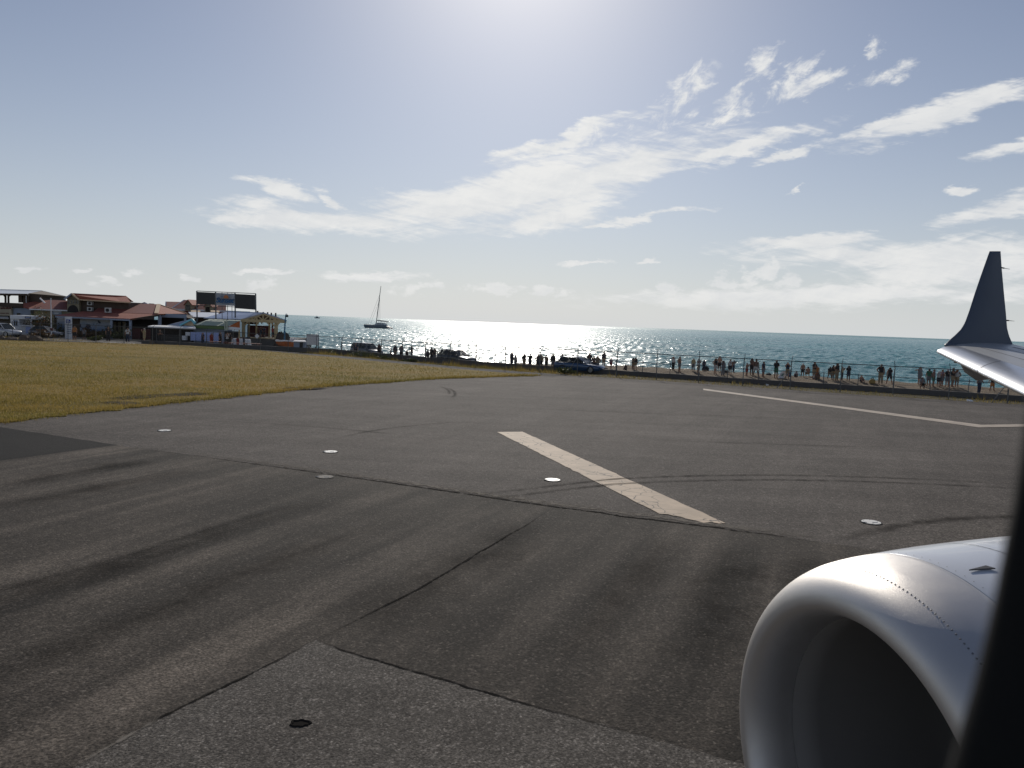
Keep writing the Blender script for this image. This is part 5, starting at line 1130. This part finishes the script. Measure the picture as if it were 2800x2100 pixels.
# px, head y, feet y (None: hidden behind the wall), arms, legs, top, bottom, long trousers
CROWD = [
 ('between notice board and silver car', [(869, 919, 953, 'down', 'stand', 'P', 'O', 0), (959, 925, None, 'cross', 'stand', 'K', 'K', 1)]),
 ('behind the silver car', [(973, 936, None, 'down', 'stand', 'N', 'K', 0), (1024, 928, None, 'phone', 'stand', 'E', 'K', 0), (1037, 938, None, 'down', 'stand', 'K', 'K', 0), (1046, 930, None, 'hips', 'stand', 'N', 'K', 0)]),
 ('between silver car and dark hatchback', [(1069, 953, None, 'down', 'stand', 'K', 'K', 0), (1081, 941, None, 'down', 'stand', 'N', 'T', 0), (1098, 943, None, 'phone', 'stand', 'G', 'K', 0), (1113, 957, None, 'down', 'stand', 'K', 'N', 0), (1126, 943, None, 'hip1', 'stand', 'K', 'G', 0), (1170, 956, None, 'down', 'stand', 'N', 'K', 0), (1181, 948, None, 'down', 'stand', 'K', 'K', 0), (1189, 951, None, 'hips', 'stand', 'K', 'G', 0)]),
 ('between dark hatchback and blue car', [(1222, 952, None, 'down', 'stand', 'P', 'K', 0), (1309, 947, None, 'phone1', 'stand', 'P', 'G', 1), (1391, 951, None, 'cross', 'wide', 'G', 'K', 0), (1400, 961, None, 'down', 'stand', 'N', 'N', 1), (1410, 969, None, 'down', 'stand', 'W', 'G', 0), (1434, 966, None, 'hip1', 'stand', 'K', 'T', 0), (1450, 966, None, 'phone', 'stand', 'K', 'N', 0), (1471, 970, None, 'hips', 'stand', 'N', 'K', 0), (1480, 967, None, 'wave', 'stand', 'T', 'K', 0), (1495, 969, None, 'point', 'stand', 'T', 'K', 0), (1513, 966, None, 'down', 'stand', 'K', 'G', 0)]),
 ('behind the blue car', [(1538, 966, None, 'down', 'stand', 'W', 'K', 0), (1547, 969, None, 'phone', 'stand', 'K', 'K', 0), (1567, 969, None, 'hips', 'stand', 'N', 'K', 0), (1590, 973, None, 'down', 'stand', 'E', 'K', 0), (1613, 963, None, 'down', 'stand', 'K', 'N', 0), (1625, 972, None, 'phone', 'stand', None, 'K', 0), (1635, 971, None, 'hips', 'stand', 'T', 'G', 0)]),
 ('right of the blue car', [(1650, 961, 1004, 'down', 'stand', 'N', 'T', 0), (1670, 979, 1009, 'hip1', 'stand', 'P', 'R', 0), (1711, 1000, 1012, 'knees', 'sit', 'K', 'K', 0), (1730, 977, 1011, 'down', 'stand', 'T', 'T', 0), (1737, 976, 1011, 'phone1', 'stand', 'K', 'T', 0), (1840, 975, 1013, 'shade', 'stand', 'W', 'K', 1), (1857, 973, 1018, 'hips', 'stand', None, 'G', 0), (1895, 978, 1014, 'down', 'walk', 'Y', 'G', 1), (1909, 980, 1021, 'phone', 'stand', 'W', 'T', 0)]),
 ('left of the white board', [(1924, 985, 1015, 'down', 'bend', 'N', 'N', 1), (1955, 978, 1023, 'hip1', 'stand', 'K', 'W', 0), (1966, 973, 1017, 'down', 'stand', None, 'K', 0), (1976, 985, 1029, 'phone1', 'stand', 'G', 'G', 1), (1996, 981, 1024, 'down', 'stand', 'W', 'K', 0), (2005, 984, 1019, 'phone', 'stand', 'G', 'N', 1), (2041, 991, 1029, 'phone', 'stand', None, 'R', 0), (2054, 979, 1026, 'phone1', 'stand', None, 'K', 0), (2066, 982, 1031, 'down', 'wide', None, 'W', 0), (2086, 987, 1032, 'down', 'stand', 'N', 'G', 0), (2121, 985, 1035, 'cross', 'stand', 'K', 'E', 0)]),
 ('right of the white board', [(2152, 991, 1037, 'phone', 'stand', 'N', 'T', 0), (2177, 1013, 1032, 'knees', 'sit', 'W', 'K', 0), (2194, 992, 1031, 'down', 'walk', None, 'K', 0), (2209, 1001, 1031, 'knees', 'crouch', None, 'T', 0), (2225, 988, 1038, 'cross', 'stand', 'K', 'T', 0), (2233, 999, 1036, 'down', 'stand', 'O', 'O', 0), (2238, 1017, 1037, 'knees', 'sit', None, 'T', 0), (2268, 1003, 1039, 'down', 'wide', 'K', 'T', 0), (2277, 998, 1039, 'cross', 'stand', 'K', 'T', 0), (2287, 991, 1041, 'hip1', 'stand', 'K', 'T', 1), (2301, 1002, 1041, 'phone', 'stand', 'Y', 'K', 1), (2319, 999, 1042, 'cross', 'stand', 'K', 'N', 0), (2354, 1025, 1046, 'knees', 'sit', None, 'N', 0)]),
 ('left of the wing tip', [(2407, 995, 1052, 'hip1', 'stand', 'K', 'T', 1), (2431, 1003, 1051, 'phone1', 'wide', 'K', 'K', 0), (2513, 1002, 1053, 'point', 'stand', 'G', 'G', 0), (2519, 1029, 1064, 'knees', 'crouch', 'G', 'K', 0), (2538, 1008, 1057, 'down', 'stand', 'E', 'G', 0), (2551, 1008, 1058, 'down', 'stand', 'P', 'E', 0), (2565, 1014, 1058, 'phone', 'stand', 'W', 'K', 0), (2574, 1009, 1057, 'down', 'stand', 'P', 'G', 0), (2589, 1008, 1059, 'hips', 'stand', 'K', 'G', 0), (2603, 1005, 1060, 'phone', 'stand', 'K', 'T', 0), (2615, 1009, 1059, 'hip1', 'stand', 'W', 'T', 0)]),
 ('under the wing', [(2676, 1024, 1078, 'out', 'stand', 'G', 'N', 1), (2712, 1026, 1071, 'out', 'wide', 'K', 'O', 0)])]
def settle(px, head, feet):
    if feet is not None:
        d = ray(px, feet); best = None
        for Y in np.arange(60, 100, .25):
            p = CAM+d*(Y/d[1])
            if p[1] > Yf(p[0])+4 and p[2] <= g_at(p[0], p[1]): return p[0], p[1], g_at(p[0], p[1]), (feet-head)*p[1]/PH*1.0
        feet = None
    d = ray(px, head); Y = 60.0
    while Y < 125:
        p = CAM+d*(Y/d[1])
        if p[1] > Yf(p[0])+4.5 and p[2] <= g_at(p[0], p[1])+1.70: return p[0], p[1], g_at(p[0], p[1]), p[2]-g_at(p[0], p[1])
        Y += .25
    return p[0], p[1], g_at(p[0], p[1]), 1.6
pr = random.Random(4)
for where, lst in CROWD:
    n = len(lst)
    for i, (px, hd, ft, arms, legs, top, bot, lg) in enumerate(lst):
        x, y, z, h = settle(px, hd, ft)
        H_ = h/(.54 if legs == 'sit' else .72 if legs == 'crouch' else .93 if legs == 'bend' else 1.0); H_ = min(1.92, max(1.05, H_))
        pos = '%s from left %s' % (ORD[i], where) if n > 1 else where
        person(x, y, z, H_, pr.uniform(-.9, .9)+(0 if pr.random() < .65 else 2.6), arms, legs, top, bot, describe(top, bot, arms, legs, lg, pos), 'people watching from beach and road', sleeve=pr.random() < .6, skin=pr.choice((0, 0, 1, 1, 2)), hair=pr.choice((0, 0, 1, 2)), long=bool(lg), hat=pr.choice((None, None, None, 'K', 'W')) if legs != 'sit' else None)
BAR = [(230, 898, 932, 'walk', 'down', 'G', 'K', 0, 'walking on the pale pavement below the mural'), (204, 890, 928, 'stand', 'down', 'O', 'K', 0, 'standing beside the tall white signboard'), (395, 885, 928, 'stand', 'phone1', 'Y', 'Y', 0, 'with bright hat standing before the dark open front'), (437, 900, 943, 'stand', 'cross', 'K', 'K', 1, 'standing at the lawn edge under the white canopy'), (555, 908, 934, 'stand', 'down', 'N', 'N', 1, 'standing against the blue and white banners'),
       (578, 910, 938, 'stand', 'down', 'R', 'R', 0, 'standing at the middle of the banner fence'), (602, 904, 936, 'stand', 'down', 'K', 'K', 1, 'standing at the right end of the banners'), (622, 908, 935, 'stand', 'phone', 'W', 'K', 0, 'leaning at the orange panelled counter'), (629, 909, 935, 'stand', 'hip1', 'K', 'K', 0, 'beside the counter, next to the draped drums'), (650, 920, 940, 'stand', 'down', 'R', 'R', 0, 'behind the draped drums, left one'), (667, 920, 940, 'stand', 'down', 'N', 'K', 0, 'behind the draped drums, right one'), (296, 892, 926, 'stand', 'down', 'K', 'K', 1, 'standing at the right end of the mural'), (349, 895, 930, 'walk', 'down', 'W', 'N', 1, 'walking past the grey column'),
       (713, 886, 921, 'stand', 'down', 'K', 'K', 0, 'inside the pavilion, left of the centre post'), (722, 888, 921, 'stand', 'hips', 'N', 'K', 0, 'inside the pavilion, at the centre post'), (745, 892, 922, 'stand', 'down', 'R', 'K', 0, 'inside the pavilion, near the right post')]
for px, hd, ft, legs, arms, top, bot, lg, where in BAR:
    D = 96.5 if ft > 924 else 109.5
    p = atY(px, hd, D); q = atY(px, ft, D); h = min(1.85, max(1.3, p[2]-q[2])); z = g_at(q[0], D)
    if D > 105: z = atY(715, 925, D)[2]-.0; h = 1.7
    else: h = min(1.95, max(1.4, p[2]-z))
    person(q[0], D, z, h, pr.uniform(-1.5, 1.5), arms, legs, top, bot, describe(top, bot, arms, legs, lg, where), 'people round the beach bars', skin=pr.choice((0, 1, 1, 2)), hair=pr.choice((0, 0, 1)), long=bool(lg), hat='W' if px == 395 else None)
finish_people()

# ------------------------------------------------------------------ vehicles
def tint_glass():
    m = bpy.data.materials.new('tinted_car_glass'); m.use_nodes = True; b = m.node_tree.nodes['Principled BSDF']
    N = NT(m.node_tree); t = N.n('ShaderNodeTexCoord'); N.l(N.mix(N.noise(t.outputs['Object'], 2, 2), (.02, .03, .035), (.03, .04, .045)), b.inputs['Base Color']); b.inputs['Roughness'].default_value = .05; b.inputs['Alpha'].default_value = .55; return m
M_TINT = tint_glass()
M_RED = mat('tail_lamp_red', (.30, .01, .01), .25); M_PLATE = mat('number_plate', (.6, .6, .58), .5)
def car(x, y, z, rz, L, Wd, Ht, paint, label, suv=False, name='parked_car'):
    t = empty(name, (x, y, z), rz, label, 'car', 'cars by the airfield'); hw = Wd/2
    belt = Ht*.60; gc = .2
    S = [(-.50, .80, .42, belt*.92), (-.485, .93, .30, belt*.98), (-.40, .985, gc, belt), (-.2, 1, gc, belt), (.08, 1, gc, belt*.985), (.22, .99, gc, belt*.93), (.38, .96, gc, belt*.86), (.465, .90, .28, belt*.78), (.50, .72, .38, belt*.62)]
    rows = []
    for f, w, zl, zh in S:
        w *= hw; rows.append([(f*L, s*ww, zv) for s, ww, zv in ((-1, w*.90, zl), (-1, w, zl+.14), (-1, w, zh*.72+.06), (-1, w*.955, zh-.03), (-1, w*.86, zh), (0, 0, zh+.025), (1, w*.86, zh), (1, w*.955, zh-.03), (1, w, zh*.72+.06), (1, w, zl+.14), (1, w*.90, zl), (0, 0, zl), (-1, w*.90, zl))])
    m = MB().grid(rows); n = len(rows[0]); m.f.append(tuple(range(n-1))); e = (len(rows)-1)*n; m.f.append(tuple(e+i for i in range(n-1)))
    body = m.build('body', paint, t, world=False, smooth=True)
    r0, r1, r2, r3 = (-.47, -.40, .06, .235) if suv else (-.455, -.32, .02, .215)    # rear base, rear top, front top, front base
    zt = Ht; roof = MB(); rows = []
    for f, w, dz_ in ((r1-.01, .70, -.05), (r1+.03, .73, -.012), (-.1, .745, .0), (r2-.03, .735, -.015), (r2+.01, .71, -.05)): rows.append([(f*L, s*w*hw, zt+dz_-(.035 if abs(s) > .9 else 0)) for s in (-1, -.8, 0, .8, 1)])
    o_ = MB().grid(rows); k = len(rows)*5; rows2 = [[(a, b_, c-.05) for a, b_, c in q] for q in rows]; o_.grid(rows2); roof = o_.build('roof', paint, t, world=False, smooth=True)
    for s in (-1, 1):
        zb, yb, yt = belt-.02, s*hw*.90, s*hw*.72
        A = ((r3*L, yb, belt*.93), (r2*L, yt, zt-.05)); Cp = ((r0*L, yb, belt*.97), (r1*L, yt, zt-.05))
        MB().beam(*A, .07, .06).build('pillar', paint, t, world=False); MB().beam((-.09*L, yb, zb), (-.10*L, yt, zt-.05), .09, .05).build('pillar', M_BLACK, t, world=False)
        MB().beam(*Cp, .13, .07).build('pillar', paint, t, world=False)
        MB().slab([(r3*L-.06, yb, zb-.02), (-.08*L, yb, zb), (-.09*L, yt, zt-.07), (r2*L-.04, yt, zt-.07)], .008).build('side_window', M_TINT, t, world=False)
        MB().slab([(-.10*L, yb, zb), (r0*L+.08, yb, zb), (r1*L+.04, yt, zt-.07), (-.11*L, yt, zt-.07)], .008).build('side_window', M_TINT, t, world=False)
        MB().box(.16*L, .16*L+.14, s*hw-.02 if s > 0 else s*hw-.16, s*hw+.16 if s > 0 else s*hw+.02, belt-.02, belt+.12).build('mirror', paint, t, world=False, bevel=.03)
        MB().slab([(.485*L, s*hw*.42, belt*.60), (.455*L, s*hw*.84, belt*.66), (.435*L, s*hw*.87, belt*.78), (.47*L, s*hw*.42, belt*.74)], .03).build('headlight', M_LAMP, t, world=False)
        MB().box(-.502*L, -.475*L, s*hw*.72-.09, s*hw*.72+.09, belt*.72, belt*.92).build('tail_light', M_RED, t, world=False)
        for f in (-.30, .305):
            for yy in (s*hw*.90,):
                R0 = .32 if not suv else .36; c = (f*L, yy, R0)
                rr3 = []
                for q, ww in ((.72, -.10), (1, -.09), (1, .09), (.72, .10)): rr3.append([(c[0]+R0*q*math.cos(a), c[1]+ww, c[2]+R0*q*math.sin(a)) for a in np.linspace(0, 2*math.pi, 21)])
                wh = MB().grid(rr3).build('wheel', M_TYRE, t, world=False, smooth=True)
                MB().prism([(c[0]+R0*.72*math.cos(a), c[2]+R0*.72*math.sin(a)) for a in np.linspace(0, 2*math.pi, 17)[:-1]], c[1]-.07, c[1]+.07).build('rim', M_RIM, wh, world=False)
    MB().slab([(r3*L+.02, -hw*.80, belt*.95), (r3*L+.02, hw*.80, belt*.95), (r2*L, hw*.68, zt-.06), (r2*L, -hw*.68, zt-.06)], .008).build('windscreen', M_TINT, t, world=False)
    MB().slab([(r0*L-.01, -hw*.78, belt*.98), (r0*L-.01, hw*.78, belt*.98), (r1*L, hw*.66, zt-.06), (r1*L, -hw*.66, zt-.06)], .008).build('rear_window', M_TINT, t, world=False)
    MB().box(.485*L, .503*L, -.26, .26, .42, .53).build('number_plate', M_PLATE, t, world=False)
    for s in (-.35, .35): MB().box(-.06*L-.25, -.06*L+.22, s-.22, s+.22, .45, belt+.32).build('seat', M_BLACK, t, world=False, bevel=.06)
    return t
def carpaint(n, c): return mat(n, c, .25, var=.05, coat=.8, metal=.2)
def place_car(px, D, rz, L, Wd, Ht, paint, label, **k):
    p = atY(px, 950, D); return car(p[0], D, g_at(p[0], D)+.0, R_(rz), L, Wd, Ht, paint, label, **k)
place_car(1004, 91.5, -37, 4.2, 1.8, 1.62, carpaint('dark_silver_paint', (.16, .17, .18)), 'dark silver car behind the tall weeds at left of the fence', suv=True)
place_car(1250, 78.5, -38, 4.3, 1.78, 1.50, carpaint('black_blue_paint', (.02, .024, .03)), 'dark hatchback parked before the sun glitter')
place_car(1588, 69.6, -28, 4.5, 1.8, 1.42, carpaint('blue_paint', (.02, .075, .18)), 'blue car parked behind the fence at the middle of the crowd')
place_car(10, 101, -15, 4.6, 1.9, 1.75, carpaint('white_paint', (.55, .56, .58)), 'white car at the left edge in front of the white kiosk', suv=True)
place_car(129, 103.5, -5, 4.2, 1.8, 1.5, carpaint('grey_paint', (.14, .14, .15)), 'grey car beside the white pole')

# things lying on the sand
def onsand(px, py):
    x, y, z, h = settle(px, py-20, py); return Vector((x, y, z))
p = onsand(2136, 1036); t = empty('white_board', p, label='white printed board leaning on its edge on the sand', cat='board')
MB().slab([(-.32, -.05, .0), (.22, -.02, .02), (.50, .16, .66), (.02, .14, .60)], .03).build('sheet', M_CLOTH, t, world=False); MB().slab([(-.05, .0, .18), (.14, .02, .2), (.28, .1, .45), (.10, .09, .42)], .005, d=(.2, -.9, .3)).build('print', cm((.12, .25, .2)), t, world=False).location = (0, -.036, .012)
for px, py, c, lb, nm, cat, (sx, sy, sz) in ((2158, 1030, (.03, .10, .20), 'blue beach bag right of the white board', 'beach_bag', 'bag', (.28, .2, .42)), (2385, 1049, (.38, .26, .08), 'mustard yellow beach bag left of the couple by the wing', 'beach_bag', 'bag', (.42, .25, .38)), (2232, 1036, (.05, .22, .32), 'turquoise towel bundle beside the seated man', 'towel_bundle', 'towel', (.45, .25, .16)), (1929, 1014, (.02, .02, .022), 'black rucksack heap beside the bending figure', 'rucksack', 'bag', (.6, .3, .42)), (2102, 1025, (.03, .03, .03), 'low dark bundle left of the white board', 'bundle', 'bag', (.4, .25, .16)), (1985, 1018, (.03, .03, .03), 'flat dark bag behind the standing group', 'bundle', 'bag', (.4, .25, .18))):
    p = onsand(px, py); t = empty(nm, p, label=lb, cat=cat); rows = []
    for f, zf in ((.92, 0), (1.05, .3), (.95, .75), (.6, .97), (.02, 1.0)): rows.append([(sx*.6*f*math.cos(a)*(1+.08*math.sin(3*a)), sy*f*math.sin(a), sz*zf*(1+.06*math.sin(4*a))) for a in np.linspace(0, 2*math.pi, 15)])
    MB().grid(rows).build('body', cm(c, .8), t, world=False, smooth=True)
    if cat == 'bag': MB().tube([(-sx*.25, 0, sz*.9), (-sx*.15, 0, sz*1.35), (sx*.15, 0, sz*1.35), (sx*.25, 0, sz*.9)], .02, 5).build('handle', cm((.05, .05, .05)), t, world=False)
# litter at the runway edge
for k, (px, py) in enumerate(((2648, 1098), (2656, 1099), (1870, 1036), (2098, 1055))):
    q = gnd(px, py); t = MB().slab([(q[0]-.12, q[1], .03), (q[0]+.1, q[1]-.04, .04), (q[0]+.12, q[1]+.05, .12), (q[0]-.08, q[1]+.06, .16)], .01).build('litter', M_CLOTH, None); tag(t, ['crumpled white paper at the fence foot below the wing', 'smaller white scrap beside the crumpled paper', 'white scrap in the verge right of the blue car', 'white scrap in the verge left of the white board'][k], 'litter', 'litter in the verge')

# ------------------------------------------------------------------ boats
D = 465; c0 = atY(1035, 893, D); t = empty('catamaran', (c0[0], D, -2.0), 0, 'grey sailing catamaran with bare tall mast anchored on the glittering sea', 'sailboat')
M_HULL = mat('grey_hull', (.16, .18, .21), .4, var=.08); M_MAST = mat('mast_metal', (.10, .11, .12), .4, .5); sc_ = 16.4/16
for s in (-1, 1):
    rows = []
    for f, w, zb, zt_ in ((-.505, .05, 1.7, 2.25), (-.49, .35, .5, 2.2), (-.40, .7, -.3, 2.1), (-.1, .95, -.5, 2.05), (.25, .95, -.45, 1.9), (.40, .8, -.25, 1.15), (.50, .6, .0, .35)): rows.append([(f*16.4, s*3.4+y*w, z_) for y, z_ in ((-1, zt_), (-.95, zt_*.5), (-.5, zb), (.5, zb), (.95, zt_*.5), (1, zt_), (0, zt_+.04), (-1, zt_))])
    MB().grid(rows).build('hull', M_HULL, t, world=False, smooth=False)
MB().prism([(-2.8, 1.5), (5.2, 1.5), (5.0, 2.2), (-2.8, 2.25)], -2.9, 2.9).build('bridge_deck', M_HULL, t, world=False)
MB().prism([(-2.2, 2.2), (4.6, 2.2), (4.8, 2.9), (3.6, 3.35), (0, 3.45), (-1.4, 2.9)], -2.4, 2.4).build('cabin', M_WHITEW, t, world=False)
for k in range(3): MB().box(-.6+k*1.4, .5+k*1.4, -2.43, -2.40, 2.55, 3.0).build('cabin_window', M_GLASS, t, world=False)
MB().prism([(1.0, 4.0), (5.6, 3.9), (5.6, 4.05), (1.0, 4.15)], -2.3, 2.3).build('hard_top', M_HULL, t, world=False)
for x_, y_ in ((1.3, -2.1), (1.3, 2.1), (5.3, -2.1), (5.3, 2.1)): MB().tube([(x_, y_, 2.2), (x_, y_, 4.0)], .06, 5).build('stanchion', M_MAST, t, world=False)
MB().tube([(-1.5, 0, 2.2), (-.3, 0, 14), (.9, 0, 25.4)], [.26, .23, .14], 8).build('mast', M_MAST, t, world=False)
MB().tube([(-1.3, 0, 4.9), (1.0, 0, 4.75), (6.4, 0, 4.2)], [.28, .30, .12], 8).build('boom', M_MAST, t, world=False)
for a, b_ in (((-6.2, 0, 2.3), (.35, 0, 20.5)), ((-5.0, 0, 2.3), (-.1, 0, 15.8)), ((.4, -3.3, 2.1), (.3, 0, 19.5)), ((.4, 3.3, 2.1), (.3, 0, 19.5))): MB().tube([a, b_], .05, 5).build('stay', M_MAST, t, world=False)
MB().tube([(-1.0, -.9, 9.2), (-.8, 0, 9.3), (-1.0, .9, 9.2)], .07, 5).build('spreader', M_MAST, t, world=False)
MB().tube([(-7.4, 3.2, 2.9), (-7.4, -3.2, 2.9)], .06, 5).build('bow_rail', M_MAST, t, world=False); MB().beam((-7, -3.2, 2.0), (-7, 3.2, 2.0), .3, .2).build('cross_beam', M_HULL, t, world=False)
for k in range(5): MB().tube([(2+k*.8, -1.5, 4.1), (2+k*.8, -1.5, 4.5), (2+k*.8, -1.5, 4.75)], [.1, .22, .05], 6).build('deck_cushion', M_MAST, t, world=False)
D = 1900; c0 = atY(868, 862, D); t = empty('motor_boat', (c0[0], D, -2.2), 0, 'tiny distant motor boat on the horizon', 'boat')
MB().prism([(-6.5, 0), (5.5, 0), (6.5, 2.6), (-7.5, 2.2)], -1.8, 1.8).build('hull', M_HULL, t, world=False); MB().prism([(-4.5, 2.2), (3, 2.3), (1.0, 4.6), (-3.0, 4.6)], -1.4, 1.4).build('cabin', M_HULL, t, world=False); MB().tube([(-1.2, 0, 4.5), (-1.2, 0, 8.5)], [.3, .15], 6).build('mast', M_HULL, t, world=False)
